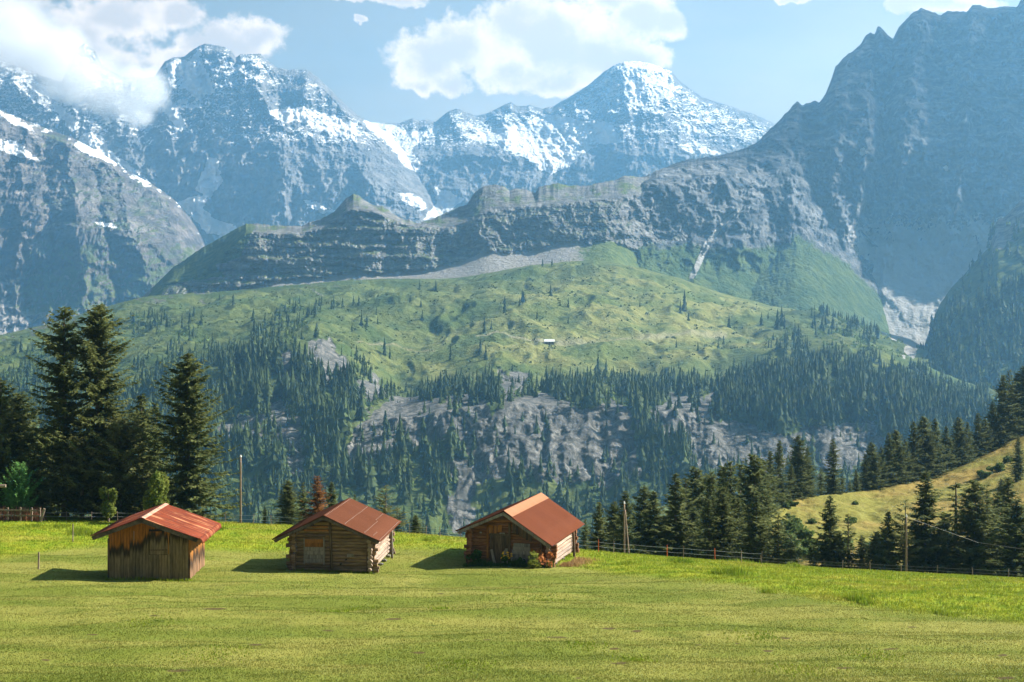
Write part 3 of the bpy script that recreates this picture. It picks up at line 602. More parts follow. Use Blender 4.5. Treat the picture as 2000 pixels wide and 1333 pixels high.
def crown_mesh(h, r, seed, base=0.06, whorl=0.36, nb=8, gap=0.12, droop=0.25, tw=0.5, shape=0.8, ragged=0.3, lean=None, up=0.35, dens=1.0, side=None):
    """branches in whorls; every branch carries flat sprays of needles as small kite faces"""
    rs = np.random.RandomState(seed); B = []
    z = h*base
    while z < h*0.985:
        f = z/h; R = r*(1-f)**shape*1.55*(0.90+0.10*np.sin(7.3*f+seed))
        if f < base+0.12: R *= 0.75
        n = max(3, int(round(nb*(0.6+0.4*(1-f))))); ph = rs.rand()*6.28
        for b in range(n):
            if rs.rand() < gap: continue
            az = ph+b*6.283/n+rs.randn()*0.25
            L = max(0.12, R*(1+ragged*rs.randn()))
            if side is not None: L *= 1+side[0]*np.cos(az-side[1])
            B.append((z+rs.randn()*whorl*0.25, az, min(L, r*1.5), f))
        z += whorl*(0.8+0.4*rs.rand())*(1-0.45*f)
    B = np.array(B); tri = []
    for (z, az, L, f) in B:
        n = max(3, int(L/(tw*0.42)*dens))
        t_ = (np.arange(n)+rs.rand(n)*0.6+0.25)/n; t_ = t_[t_ < 1.02]
        slope = up*f - droop*(1-f) + 0.10*rs.randn()
        d = np.array([np.cos(az), np.sin(az), 0]); s = np.array([-np.sin(az), np.cos(az), 0])
        zz = z + L*(slope*t_ - 0.22*(1-f)*t_*(1-t_)*1.8 + 0.10*t_**3)
        P_ = d[None]*(L*t_)[:, None]; P_[:, 2] = zz
        wl = tw*(0.55+0.9*(1-t_))*(0.7+0.6*rs.rand(len(t_)))*min(1.0, 0.45+L/2.2)
        for sg in (-1, 1, 0):
            fw = 0.75 if sg else 1.0
            dirv = d[None]*fw + s[None]*sg*(0.75+0.3*rs.rand(len(t_)))[:, None]
            dirv[:, 2] += (-0.42 if sg else -0.25)*(1-0.6*f) + 0.22*rs.randn(len(t_))
            dirv /= np.linalg.norm(dirv, axis=1, keepdims=True)
            wd = np.cross(dirv, np.array([0, 0, 1.0])); wd /= np.linalg.norm(wd, axis=1, keepdims=True)+1e-6
            wd = wd*0.9; wd[:, 2] += rs.randn(len(t_))*0.5
            a0 = P_; tip = P_ + dirv*wl[:, None]; mid = P_ + dirv*(wl*0.45)[:, None]
            q = wd*(wl*0.20)[:, None]
            tri.append(np.stack([a0, mid+q, tip], 1)); tri.append(np.stack([a0, tip, mid-q], 1))
            if sg == 0:
                hang = P_ + dirv*(wl*0.3)[:, None]; hang[:, 2] -= wl*0.75
                tri.append(np.stack([P_+s[None]*(wl*0.14)[:, None], P_-s[None]*(wl*0.14)[:, None], hang], 1))
    T = np.concatenate(tri)
    if lean is not None: T[..., 0] += lean*(T[..., 2]/h)**2
    return np_mesh('crown', T.reshape(-1, 3), np.arange(len(T)*3).reshape(-1, 3), False)

def leaf_crown(rx, ry, rz, seed, n=900, leaf=0.22, blobs=9):
    rs = np.random.RandomState(seed); c = rs.randn(blobs, 3); c /= np.linalg.norm(c, axis=1, keepdims=True); c *= (0.35+0.5*rs.rand(blobs, 1))
    c *= (rx, ry, rz); k = rs.randint(0, blobs, n); v = rs.randn(n, 3); v /= np.linalg.norm(v, axis=1, keepdims=True)
    P_ = c[k] + v*(0.55+0.45*rs.rand(n, 1)**0.5)*np.array([rx, ry, rz])*(0.30+0.18*rs.rand(blobs, 1)[k])
    P_[:, 2] += rz
    a_ = rs.randn(n, 3); a_ /= np.linalg.norm(a_, axis=1, keepdims=True); b_ = np.cross(a_, rs.randn(n, 3)); b_ /= np.linalg.norm(b_, axis=1, keepdims=True)
    s = leaf*(0.6+0.8*rs.rand(n, 1))
    Q = np.stack([P_-a_*s, P_+b_*s*0.6, P_+a_*s, P_-b_*s*0.6], 1)
    return np_mesh('crown', Q.reshape(-1, 3), np.arange(n*4).reshape(-1, 4), False)

def thing(name, label, cat, loc, rz=0.0, group=None, scale=1.0):
    o = bpy.data.objects.new(name, None); COL.objects.link(o); o.location = loc; o.rotation_euler = (0, 0, rz); o.empty_display_size = 0.3
    o.scale = (scale,)*3 if np.isscalar(scale) else scale
    return tag(o, label, cat, group)
def plant_tree(name, label, loc, meshes, rz=0.0, scale=1.0, group=None, cat='tree'):
    r = thing(name, label, cat, loc, rz, group, scale)
    for nm, me in meshes:
        c = bpy.data.objects.new(nm, me); COL.objects.link(c); c.parent = r
    return r
def withmat(me, m):
    me.materials.append(m); return me
def spruce_set(h, r, seed, mat=None, tr=0.2, **kw):
    return [('trunk', withmat(trunk_mesh(h, tr, seed), M_bark)), ('crown', withmat(crown_mesh(h, r, seed, **kw), mat or M_needle))], h
PROTO = [spruce_set(12, 2.3, 301, tr=.2, gap=.12), spruce_set(12, 2.0, 302, tr=.2, gap=.15, droop=.32, ragged=.35), spruce_set(12, 2.7, 303, tr=.22, nb=9, gap=.1, shape=.72),
         spruce_set(12, 1.7, 304, tr=.18, gap=.2, ragged=.4, whorl=.5), spruce_set(12, 2.4, 305, tr=.2, nb=9, gap=.12, shape=.9, droop=.15)]
SPARSE = [spruce_set(9, 1.5, 311, M_needle_pine, tr=.13, gap=.3, nb=5, whorl=.6, base=.22, ragged=.45, tw=.4, shape=.5, up=.5), spruce_set(10, 1.3, 312, tr=.14, gap=.25, nb=5, whorl=.55, base=.1, ragged=.4)]
def grow(px, top_row, Y, protos, k, label, name='spruce', group=None, rz=None, wide=1.0, ground=None, base_z=None):
    X = (px-CX)/F*Y; z0 = float(ground_z(X, Y)[0]) if base_z is None else base_z
    ms, h = protos[k % len(protos)]
    H = (CY-top_row)/F*Y - z0; s = H/h
    return plant_tree(name, label, (X, Y, z0-0.1), ms, (px*1.7+top_row) % 6.28 if rz is None else rz, (s*wide, s*wide, s), group)

# ------------------------------------------------------------------ left-hand stand
def big(px, top, Y, h0, r, seed, label, **kw):
    X = (px-CX)/F*Y; z0 = float(ground_z(X, Y)[0]); H = (CY-top)/F*Y-z0
    ms, _ = spruce_set(H, r*1.15, seed, **kw)
    return plant_tree('spruce', label, (X, Y, z0-0.1), ms)
big(127, 595, 115, 0, 2.5, 321, 'tall ragged spruce with an open, gappy top beside the tallest spruce', tr=.3, gap=.24, ragged=.42, whorl=.40, shape=.55, base=.12, dens=1.1, droop=.2)
big(192, 586, 116, 0, 3.1, 322, 'tallest spruce of all, broad, its bare trunk showing through behind the rust-red roof', tr=.34, gap=.18, ragged=.34, whorl=.36, shape=.62, base=.08, nb=9, dens=1.1)
big(367, 686, 113, 0, 2.85, 323, 'tall dark cone-shaped spruce standing free above the rust-red hut roof', tr=.28, gap=.12, ragged=.25, whorl=.40, shape=.66, base=.03, nb=9, dens=1.1)
big(276, 767, 117, 0, 2.0, 324, 'slender spruce in the gap between the tallest spruce and the free-standing cone', tr=.2, gap=.18, ragged=.3, shape=.7)
big(303, 785, 119, 0, 1.3, 325, 'thin spruce tip just left of the free-standing dark cone', tr=.15, gap=.2, ragged=.3)
big(2, 735, 116, 0, 2.9, 326, 'broad dark spruce cut off by the left edge of the photo', tr=.25, gap=.14, ragged=.3, shape=.6)
big(38, 764, 118, 0, 2.4, 327, 'bushy spruce behind the bright young conifer and the rail fence', tr=.22, gap=.14, ragged=.35, shape=.55)
big(82, 835, 119, 0, 2.2, 328, 'low spruce filling the gap left of the ragged tall spruce', tr=.2, gap=.1, ragged=.35, shape=.5)
big(235, 815, 113, 0, 2.6, 329, 'shorter olive spruce in front of the tallest one, above the rust-red roof', tr=.2, gap=.1, ragged=.35, shape=.5, mat=M_needle_pine)
big(160, 850, 113.5, 0, 2.4, 330, 'short olive spruce at the foot of the two tall ones', tr=.2, gap=.15, ragged=.4, shape=.45, base=.2, mat=M_needle_pine)
yc, yh = spruce_set(3.3, 0.95, 331, M_needle_young, tr=.06, base=.03, whorl=.16, nb=8, gap=.05, droop=-.45, up=.9, tw=.24, shape=.5, ragged=.2, dens=1.2)
grow(38, 903, 110, [(yc, yh)], 0, 'small bright green young conifer behind the wooden rail fence', 'young_conifer', rz=0, wide=0.95)
def leafy(name, label, px, row_base, Y, rx, rz_, seed, mat, n=900, leaf=.2, cat='tree', base_z=None):
    X = (px-CX)/F*Y; z0 = float(ground_z(X, Y)[0]) if base_z is None else base_z
    me = withmat(leaf_crown(rx, rx*.8, rz_, seed, n, leaf), mat)
    return plant_tree(name, label, (X, Y, z0-0.05), [('trunk', withmat(trunk_mesh(rz_*1.6, .09, seed), M_bark)), ('crown', me)], cat=cat)
leafy('maple', 'lime green broadleaf tree between the olive spruces and the dark cone spruce', 308, 990, 108.2, 1.25, 2.35, 341, M_leaf, 2300, .16)
leafy('maple', 'small yellow-green broadleaf bush at the foot of the tallest spruce', 212, 1000, 108.6, 0.9, 1.5, 342, M_leaf, 900, .15)

# ------------------------------------------------------------------ trees behind the middle of the meadow edge
MG = None
grow(517, 985, 112, PROTO, 3, 'little dark spruce at the left of the trees behind the middle hut', wide=1.2)
grow(563, 935, 112, PROTO, 2, 'dark dense spruce behind the left eave of the middle hut', wide=1.35)
dd, dh = spruce_set(8, 1.35, 351, M_needle_dead, tr=.12, base=.05, whorl=.34, nb=9, gap=.1, shape=.6, tw=.36)
grow(620, 926, 111, [(dd, dh)], 0, 'rust-brown dying spruce behind the middle hut roof', rz=0.4, wide=1.25)
grow(592, 938, 114, PROTO, 3, 'green spruce half hidden by the left side of the rust-brown one', wide=1.3)
grow(648, 938, 114, PROTO, 1, 'green spruce half hidden by the right side of the rust-brown one', wide=1.3)
grow(693, 962, 114, PROTO, 3, 'spruce tip just peeking over the ridge of the middle hut')
grow(753, 945, 110, SPARSE, 0, 'thin open-crowned pine behind the right slope of the middle hut', 'pine', wide=1.6)
grow(775, 985, 111, SPARSE, 0, 'low ragged pine right of the open-crowned pine behind the middle hut', 'pine', wide=1.9)
grow(812, 1003, 109, PROTO, 2, 'small dark spruce by the fence between the middle and the right hut', wide=1.5)
grow(830, 1020, 109, SPARSE, 1, 'tiny spruce by the fence next to the small dark one', wide=1.3)

# ------------------------------------------------------------------ wood at the edge of the meadow on the right
ROW = [(1143,1010,104,3,.9),(1170,976,110,0,.85),(1199,976,114,2,.8),(1222,955,106,1,1.0),(1258,945,116,2,.8),(1277,954,112,4,1.0),(1320,919,108,0,1.0),(1340,926,125,3,.9),
 (1360,906,128,2,.8),(1380,922,134,1,.8),(1391,915,122,0,.75),(1412,902,136,4,.75),(1427,896,130,1,.8),(1446,896,138,3,.9),(1474,881,126,2,.75),
 (1411,947,106,2,.85),(1476,962,104,4,1.0),(1385,972,105,1,.95),(1441,967,108,0,.9),(1352,985,112,2,.9),(1520,995,103,3,1.1),(1300,1005,112,2,.9),(1545,1040,104,3,1.0)]
ROWL = ['small spruce peeking past the roof edge of the right hut','spruce just right of the right hut, first of the wood','bushy spruce behind the first spruces of the wood','slim dark spruce directly behind the braced pole',
 'dense spruce right of the braced pole, the left of two close tips','dense spruce right of the braced pole, the right of two close tips','tall spruce with a pale trunk line, first of the tall ones in the wood','thin spruce tip behind the tall spruce with the pale trunk line',
 'broad spruce top behind the middle of the wood','narrow spruce tip between two broad ones in the wood','spruce with a blunt tip in the middle of the wood','slender spruce top rising above the middle of the wood',
 'spruce top close behind the slender one in the wood','thin spruce tip next to the tallest part of the wood','sharp-topped tall spruce left of the three tallest','light olive spruce in the front row below the wood',
 'light olive spruce in the front row nearest the dry hill','small olive spruce in the front row, third from the dry hill','front row spruce between two olive ones','bushy front row spruce below the tall spruce with the pale trunk line',
 'pale bluish spruce in front of the left end of the dry hill','low spruce in the front row beside the braced pole','small spruce at the left foot of the dry hill']
for k, (px, top, Y, p, w) in enumerate(ROW): grow(px, top, Y, PROTO, p, ROWL[k], wide=w*1.3)
FR = [(1621,963,104,PROTO,0,.95,'single cone spruce in front of the left part of the dry hill'),(1657,997,103,SPARSE,1,1.0,'thin spruce with a bare trunk beside the single cone spruce'),(1684,1042,104,PROTO,1,1.1,'small spruce right of the thin bare-trunked one'),
 (1735,994,101,PROTO,4,.95,'dark pointed spruce left of the right-hand pole'),(1767,973,101,SPARSE,0,1.1,'sparse open spruce right behind the right-hand pole'),(1809,916,103,PROTO,0,1.0,'large shaggy spruce in front of the middle of the dry hill'),
 (1866,933,104,SPARSE,1,1.4,'tall thin spruce between the two large shaggy ones'),(1905,933,101,PROTO,2,1.0,'broad shaggy spruce right of the tall thin one'),(1949,957,106,PROTO,1,.9,'dark spruce close behind the last trees at the meadow edge'),
 (1985,970,99,PROTO,2,1.0,'broad spruce at the right end of the meadow edge'),(1700,1060,105,SPARSE,0,1.6,'low ragged bush spruce between the small spruce and the dark pointed one'),(2030,960,100,PROTO,4,1.0,'spruce cut off by the right edge of the photo'),
 (1590,1060,103,PROTO,3,1.2,'small spruce left of the single cone spruce'),(1845,1000,106,PROTO,0,.9,'spruce in the shade behind the large shaggy one'),(1928,950,103,PROTO,3,1.1,'slim spruce just right of the broad shaggy one'),(1968,925,107,PROTO,0,.9,'tall spruce behind the broad spruce at the end of the meadow edge'),(1790,985,104,PROTO,3,1.0,'narrow spruce between the sparse open one and the large shaggy one'),(1712,1035,103,PROTO,2,1.0,'small full spruce left of the dark pointed one'),(1640,1035,104,PROTO,4,1.0,'low full spruce at the right foot of the single cone spruce')]
for px, top, Y, pr, k, w, lab in FR: grow(px, top, Y, pr, k, lab, wide=w*1.32)
KR_Y = lambda px: float(np.interp(px, [1440,1550,2000,2800], [170, 200, 245, 300]))
def knoll_z(px, row):
    i = int(np.argmin((KNOLL[3]-px)**2 + (KNOLL[4]-row)**2)); return [float(q.ravel()[i]) for q in KNOLL[:3]]
RDG = [(1504,905,3),(1545,900,1),(1603,906,3),(1627,850,1),(1645,920,3),(1672,911,0),(1690,880,1),(1703,857,2),(1721,865,0),(1736,838,1),(1750,832,2),(1768,850,0),(1785,816,1),(1805,806,2),(1826,810,0),(1848,825,4),(1873,808,2),
 (1890,818,1),(1910,800,0),(1924,812,2),(1939,778,1),(1959,725,0),(1971,714,3),(1986,724,1),(1999,708,2),(2015,700,0),(1948,800,2),(1978,770,4),(2005,770,2),(1660,930,3),(1815,850,2),(1860,850,0),(1768,862,4)]
wl = ['low','pointed','slim','single tall','short','leaning','second narrow','broad','dark','thin','tall','low broad','narrow','tallest','blunt','bushy','dense']
RDL = {0:'low spruce behind the left end of the dry hill crest',1:'dark spruce filling the gap behind the three tallest of the wood',2:'short thin spruce beside the lone tall one on the dry hill crest',3:'lone tall spruce standing clear on the dry hill crest',4:'tiny spruce right of the lone tall one on the crest',
 5:'first spruce of the dark row climbing the dry hill crest',6:'second spruce of the dark row on the crest, slim',7:'third spruce of the dark row, sharp and tall',8:'fourth spruce of the dark row, close beside the sharp tall one'}
ORD = ['fifth','sixth','seventh','eighth','ninth','tenth','eleventh','twelfth','thirteenth','fourteenth','fifteenth','sixteenth','seventeenth','eighteenth','nineteenth','twentieth']
for k, (px, top, p) in enumerate(RDG):
    ridge_row = float(np.interp(px, *np.array(KR, float).T)); x, y, z = knoll_z(px, ridge_row+3)
    y2 = y+3; H = (CY-top)/F*y2-z
    lab = RDL.get(k) or ('%s spruce of the dark row climbing the dry hill crest' % ORD[k-9] if k < 25 else ['spruce at the foot of the highest trees beyond the dry hill','shaded spruce below the highest trees beyond the dry hill','last spruce beyond the crest at the edge of the photo','small spruce where the dark row begins','dark spruce low in the middle of the crest row','dark spruce behind the upper crest row','stubby spruce behind the crest row','spruce filling in behind the tenth of the crest row'][k-25])
    ms, h = PROTO[p]; s = H/h
    plant_tree('spruce', lab, ((px-CX)/F*y2, y2, z-0.5), ms, (k*2.1) % 6.28, (s*1.2, s*1.2, s))
for k, (px, top, base, p) in enumerate([(1990,848,945,0),(1955,930,1000,2),(1930,960,1030,1)]):
    x, y, z = knoll_z(px, base); ms, h = PROTO[p]; s = ((CY-top)/F*y-z)/h
    plant_tree('spruce', ['spruce standing in the grass on the upper right of the dry hill','spruce on the slope below the upper hill spruce','lower spruce on the dry hill behind the broad shaggy one'][k], (x, y, z-0.3), ms, k*1.3, (s, s, s))
rs = np.random.RandomState(77)
BUSH = [withmat(leaf_crown(1.0, .9, .55, 361+i, 420, .16, 7), M_shrub) for i in range(3)]
for k, (px, row, sc_) in enumerate([(1545,1035,1.7),(1568,1062,2.0),(1530,1075,2.2),(1595,1090,2.0),(1705,1085,1.8),(1555,1095,2.2),(1640,1080,1.6),(1725,1070,1.5),(1535,993,.9),(1550,990,1.0),(1585,1023,.9),(1540,1010,.8),(1660,1025,1.0),(1672,985,.8),(1950,925,1.6),(1925,935,1.4),(1968,905,1.4)]):
    x, y, z = knoll_z(px, row); o = bpy.data.objects.new('bush', BUSH[k % 3]); COL.objects.link(o); o.location = (x, y, z-0.15); o.rotation_euler = (0, 0, k); o.scale = (sc_, sc_, sc_*.9)
    tag(o, 'low green bush growing on the dry grass hill', 'bush', 'low bushes on the dry grass hill')

for k, (px, top, p, lab) in enumerate([(1504,870,0,'left one of the three tallest spruces at the low end of the dry hill'),(1522,852,1,'middle one of the three tallest spruces at the low end of the dry hill'),(1559,840,2,'right one of the three tallest spruces, beside the lone tall one on the crest'),(1577,866,4,'spruce leaning on the right one of the three tallest'),(1488,885,2,'spruce left of the three tallest, where the dry hill runs out')]):
    x, y, z = knoll_z(px, float(np.interp(px, *np.array(KR, float).T))+3); y += 2.5; ms, h = PROTO[p]; s = ((CY-top)/F*y-z)/h
    plant_tree('spruce', lab, ((px-CX)/F*y, y, z-0.6), ms, k*1.9, (s*1.05, s*1.05, s))

# ------------------------------------------------------------------ forest across the valley
def far_spruce(seed, tiers=8, n=7):
    rs = np.random.RandomState(seed); T = []
    for k in range(tiers):
        f = k/tiers; r = 0.165*(1-f)**0.85*(0.85+.3*rs.rand()); z0 = f*0.92; zt = min(1.0, z0+0.30*(1-f*.35))
        th = np.linspace(0, 6.283, n, endpoint=False)+rs.rand()*6; rr = r*(0.55+0.8*rs.rand(n)); zz = z0+0.03*rs.randn(n)
        ring = np.stack([rr*np.cos(th), rr*np.sin(th), zz], -1); ap = np.array([0.01*rs.randn(), 0.01*rs.randn(), zt])
        for i in range(n):
            if rs.rand() < 0.08: continue
            T.append([ring[i], ring[(i+1) % n], ap])
    return np.array(T)
FAR = [far_spruce(400+i) for i in range(6)]
M_far = needle_mat('forest_needles', (0.016, 0.032, 0.012), (0.072, 0.098, 0.026), 0.25, 0.05, 0.11)
M_far2 = needle_mat('far_shrub_leaves', (0.06, 0.105, 0.022), (0.13, 0.17, 0.04), 0.3, 0.05, 0.06)
rs = np.random.RandomState(5)
def pick(grid, w, n):
    p = w.ravel().astype(float); p = p/p.sum(); i = rs.choice(p.size, n, p=p)
    X, Y, Z = (g.ravel()[i] for g in grid[:3]); return X + rs.randn(n)*2.0, Y, Z, i
AX, AY, AZ, APX, APY, AR, ASL, AFT, ATOP = ALP; AFT = np.broadcast_to(AFT, APX.shape); ATOP = np.broadcast_to(ATOP, APX.shape)
nzF = fbm(APX/45, APY/38, 4, 0.55, 501); edge_ = AFT + 22*fbm(APX/40, APX*0+3.3, 3, .6, 502)
wF = sstep(APY-edge_, -14, 8)*sstep(nzF, -0.24, 0.02)*(1-AR*0.93)*(APX > -150)*(APX < 2050)
wF *= (1-0.55*sstep(APY, 860, 960))*(1+0.9*sstep(APX, 1230, 1330)*(1-sstep(APY, 820, 900))+0.8*sstep(APX, 720, 600)*(1-sstep(APY, 760, 840)))
wF *= 1-0.75*sstep(fbm(APX/70, APY/50, 3, .5, 503), 0.18, 0.34)
EXTRA = [[(478,700),(500,640),(560,615),(640,592),(660,600),(600,640),(560,690)],[(1585,660),(1590,615),(1625,595),(1680,615),(1720,655),(1700,690)],[(1490,700),(1500,665),(1560,650),(1580,700)],[(215,640),(300,615),(350,640),(300,660)],[(20,760),(60,690),(140,700),(150,760)],[(320,720),(345,660),(400,640),(420,690)]]
wE = np.zeros(APX.shape)
for q in EXTRA: wE = np.maximum(wE, inpoly(APX+10*noise2(APX/15, APY/15, 505), APY+8*noise2(APX/15, APY/15, 506), q))
def forest(pts, hs, name, mat, label=None):
    V = []; n = len(hs)
    for i in range(n):
        T = FAR[i % 6]; a_ = rs.rand()*6.28; c, s = math.cos(a_), math.sin(a_); w = min(hs[i], 26)*(0.7+1.0*rs.rand()**1.5)
        P_ = np.empty_like(T); P_[..., 0] = (T[..., 0]*c-T[..., 1]*s)*w+pts[0][i]; P_[..., 1] = (T[..., 0]*s+T[..., 1]*c)*w+pts[1][i]; P_[..., 2] = T[..., 2]*hs[i]+pts[2][i]-0.5
        V.append(P_.reshape(-1, 3))
    V = np.concatenate(V); me = np_mesh(name, V, np.arange(len(V)).reshape(-1, 3), False)
    o = link(name, me, mat); o['kind'] = 'stuff'; return o
x1, y1, z1, i1 = pick(ALP, wF, 10500); x2, y2, z2, i2 = pick(ALP, wE, 330)
hs1 = 8+19*rs.rand(len(x1))**1.2*(0.65+0.5*sstep(fbm(x1/40, y1/40, 3, .5, 511), -.2, .3)); hs2 = 8+9*rs.rand(len(x2))
low1 = APY.ravel()[i1]; hs1 *= 1-0.35*AR.ravel()[i1]; hs1 *= 0.55+0.45*sstep(low1-AFT.ravel()[i1], -5, 45)
SX, SY, SZ, SPX, SPY, SUP = SPUR
wS = (1-SUP*0.93)*sstep(fbm(SPX/30, SPY/25, 4, .55, 507), -0.28, 0.05)*(SPX < 2080)
x3, y3, z3, i3 = pick(SPUR, wS, 1200); hs3 = 12+12*rs.rand(len(x3))
# the nearest ones stand as trees of their own, the rest is one mass
near = np.where((low1 > 880) & (APX.ravel()[i1] > 420) & (APX.ravel()[i1] < 1320))[0][:150]
restm = np.ones(len(x1), bool); restm[near] = False
forest((np.concatenate([x1[restm], x2, x3]), np.concatenate([y1[restm], y2, y3]), np.concatenate([z1[restm], z2, z3])), np.concatenate([hs1[restm], hs2, hs3]), 'forest', M_far)
FARM = [np_mesh('far_spruce', T.reshape(-1, 3), np.arange(T.size//3).reshape(-1, 3), False) for T in FAR]
for me in FARM: me.materials.append(M_far)
def far_tree(x, y, z, h, label, group, k):
    o = bpy.data.objects.new('spruce', FARM[k % 6]); COL.objects.link(o); o.location = (x, y, z-0.5); w = h*(0.85+.35*((k*37) % 10)/10)
    o.scale = (w, w, h); o.rotation_euler = (0, 0, (k*2.4) % 6.28); tag(o, label, 'tree', group)
for k, i in enumerate(near):
    far_tree(x1[i], y1[i], z1[i], hs1[i], 'dark spruce low in the hazy forest across the valley, below the pale cliffs', 'lower forest spruces across the valley', k)
LONE = [(820,568,14),(852,590,13),(647,607,12),(735,622,9),(826,622,11),(738,645,9),(706,648,15),(717,650,12),(687,661,9),(986,624,18),(1020,600,14),(1022,613,13),(1015,616,9),(1048,630,9),(1075,590,13),(1111,607,10),(1095,607,6),(800,602,8),(822,605,9),(752,708,17),(762,709,12),(880,712,13),(938,706,14),(950,712,14),(1168,730,16),(1337,609,22),(1330,612,14),(1345,628,10),(1424,637,14),(1486,642,14),(1500,637,9),(1518,650,22),(1527,645,22),(1533,650,16),(1413,670,9),(1402,700,9),(1362,700,9),(670,602,12),(690,599,11),(700,600,12),(1060,520,10),(1078,521,9),(1185,730,13),(1320,690,8),(1250,600,6),(945,655,16),(960,650,9),(1110,640,7),(540,630,10),(585,610,14),(620,655,9),(455,620,13),(380,632,12),(370,655,17),(430,600,8),(40,700,17),(30,695,13),(105,690,12),(60,725,18),(75,722,15),(165,700,14)]
for k, (px, row, h) in enumerate(LONE):
    i = np.argmin((APX-px)**2 + (APY-row)**2); far_tree(float(AX.ravel()[i]), float(AY.ravel()[i]), float(AZ.ravel()[i]), h*1.15, 'small lone spruce scattered on the open green alp above the forest', 'lone spruces on the open alp', k)
def shrubs(pts, sz, name, mat):
    n = len(sz); V = []
    for i in range(n):
        m_ = 14; v = rs.randn(m_, 3); v /= np.linalg.norm(v, axis=1, keepdims=True); v *= (0.5+.5*rs.rand(m_, 1)); v[:, 2] = np.abs(v[:, 2])*1.1
        a_ = rs.randn(m_, 3)*.34; b_ = rs.randn(m_, 3)*.34; c = v*sz[i] + np.array([pts[0][i], pts[1][i], pts[2][i]])
        V.append(np.stack([c-a_*sz[i], c+b_*sz[i], c+a_*sz[i]], 1).reshape(-1, 3))
    V = np.concatenate(V); o = link(name, np_mesh(name, V, np.arange(len(V)).reshape(-1, 3), False), mat); o['kind'] = 'stuff'
wG = (sstep(APY-edge_, -5, 15)*(1-AR) + wE*0.8 + 0.9*inpoly(APX, APY, [(-60,800),(-60,700),(70,690),(110,760),(90,830)]) + 0.7*inpoly(APX, APY, [(1600,700),(1640,620),(1780,680),(1760,760)]))*(APX > -150)*(APX < 2050)
a1 = pick(ALP, wG, 1900); a2 = pick(SPUR, wS, 900)
shrubs([np.concatenate([a1[k], a2[k]]) for k in range(3)], 1.8+3.4*rs.rand(2800), 'shrubbery', M_far2)
wH = sstep(ridged(APX/50, APY/20, 3, .5, 509), 0.15, 0.6)*(1-ASL)*sstep(APY-ATOP, 3, 30)*(APX > -150)*(APX < 1750)
a1 = pick(ALP, wH, 2600); shrubs(a1[:3], 0.7+1.6*rs.rand(2600)**2, 'undergrowth', needle_mat('heath_leaves', (0.03, 0.05, 0.018), (0.05, 0.075, 0.022), 0.1, 0.05))
# ------------------------------------------------------------------ mesh builder for made things
class MB:
    def __init__(s): s.V = []; s.Fc = []; s.M = []
    def add(s, V, Fc, mi=0):
        b = len(s.V); s.V += [tuple(v) for v in V]; s.Fc += [tuple(b+i for i in f) for f in Fc]; s.M += [mi]*len(Fc); return s
    def box(s, c, size, rot=None, mi=0, taper=None):
        x, y, z = (q/2 for q in size); V = [Vector((i*x, j*y, k*z)) for i in (-1, 1) for j in (-1, 1) for k in (-1, 1)]
        if taper:
            for v in V:
                if v.z > 0: v.x *= taper; v.y *= taper
        if rot is not None: R = Euler(rot).to_matrix(); V = [R @ v for v in V]
        return s.add([v+Vector(c) for v in V], [(0, 1, 3, 2), (4, 6, 7, 5), (0, 4, 5, 1), (2, 3, 7, 6), (0, 2, 6, 4), (1, 5, 7, 3)], mi)
    def log(s, p0, p1, r0, r1=None, n=9, seed=0, squash=1.0, mi=0, segs=6, wob=0.08):
        r1 = r0 if r1 is None else r1; p0, p1 = Vector(p0), Vector(p1); d = (p1-p0).normalized()
        u = d.cross(Vector((0, 0, 1))); u = u.normalized() if u.length > 1e-3 else Vector((1, 0, 0)); w = d.cross(u)*-1
        rs_ = random.Random(seed); ph = [rs_.uniform(-wob, wob) for _ in range(n)]; V = []
        for k in range(segs+1):
            f = k/segs; c = p0.lerp(p1, f) + u*rs_.uniform(-wob, wob)*r0*.7 + w*rs_.uniform(-wob, wob)*r0*.7; r = r0*(1-f)+r1*f
            for i in range(n):
                a_ = 6.2832*i/n; rr = r*(1+ph[i]+rs_.uniform(-wob, wob)*.5); V.append(c+u*math.cos(a_)*rr+w*math.sin(a_)*rr*squash)
        Fc = [(k*n+i, k*n+(i+1) % n, (k+1)*n+(i+1) % n, (k+1)*n+i) for k in range(segs) for i in range(n)]
        Fc += [tuple(range(n-1, -1, -1)), tuple(range(segs*n, segs*n+n))]
        return s.add(V, Fc, mi)
    def build(s, name, mats, parent=None, smooth=False, bevel=0):
        me = bpy.data.meshes.new(name); me.from_pydata(s.V, [], s.Fc)
        for m in (mats if isinstance(mats, (list, tuple)) else [mats]): me.materials.append(m)
        me.polygons.foreach_set('material_index', s.M); me.polygons.foreach_set('use_smooth', [smooth]*len(s.Fc)); me.update()
        o = bpy.data.objects.new(name, me); COL.objects.link(o)
        if parent is not None: o.parent = parent
        if bevel:
            b = o.modifiers.new('bevel', 'BEVEL'); b.width = bevel; b.segments = 1
        return o

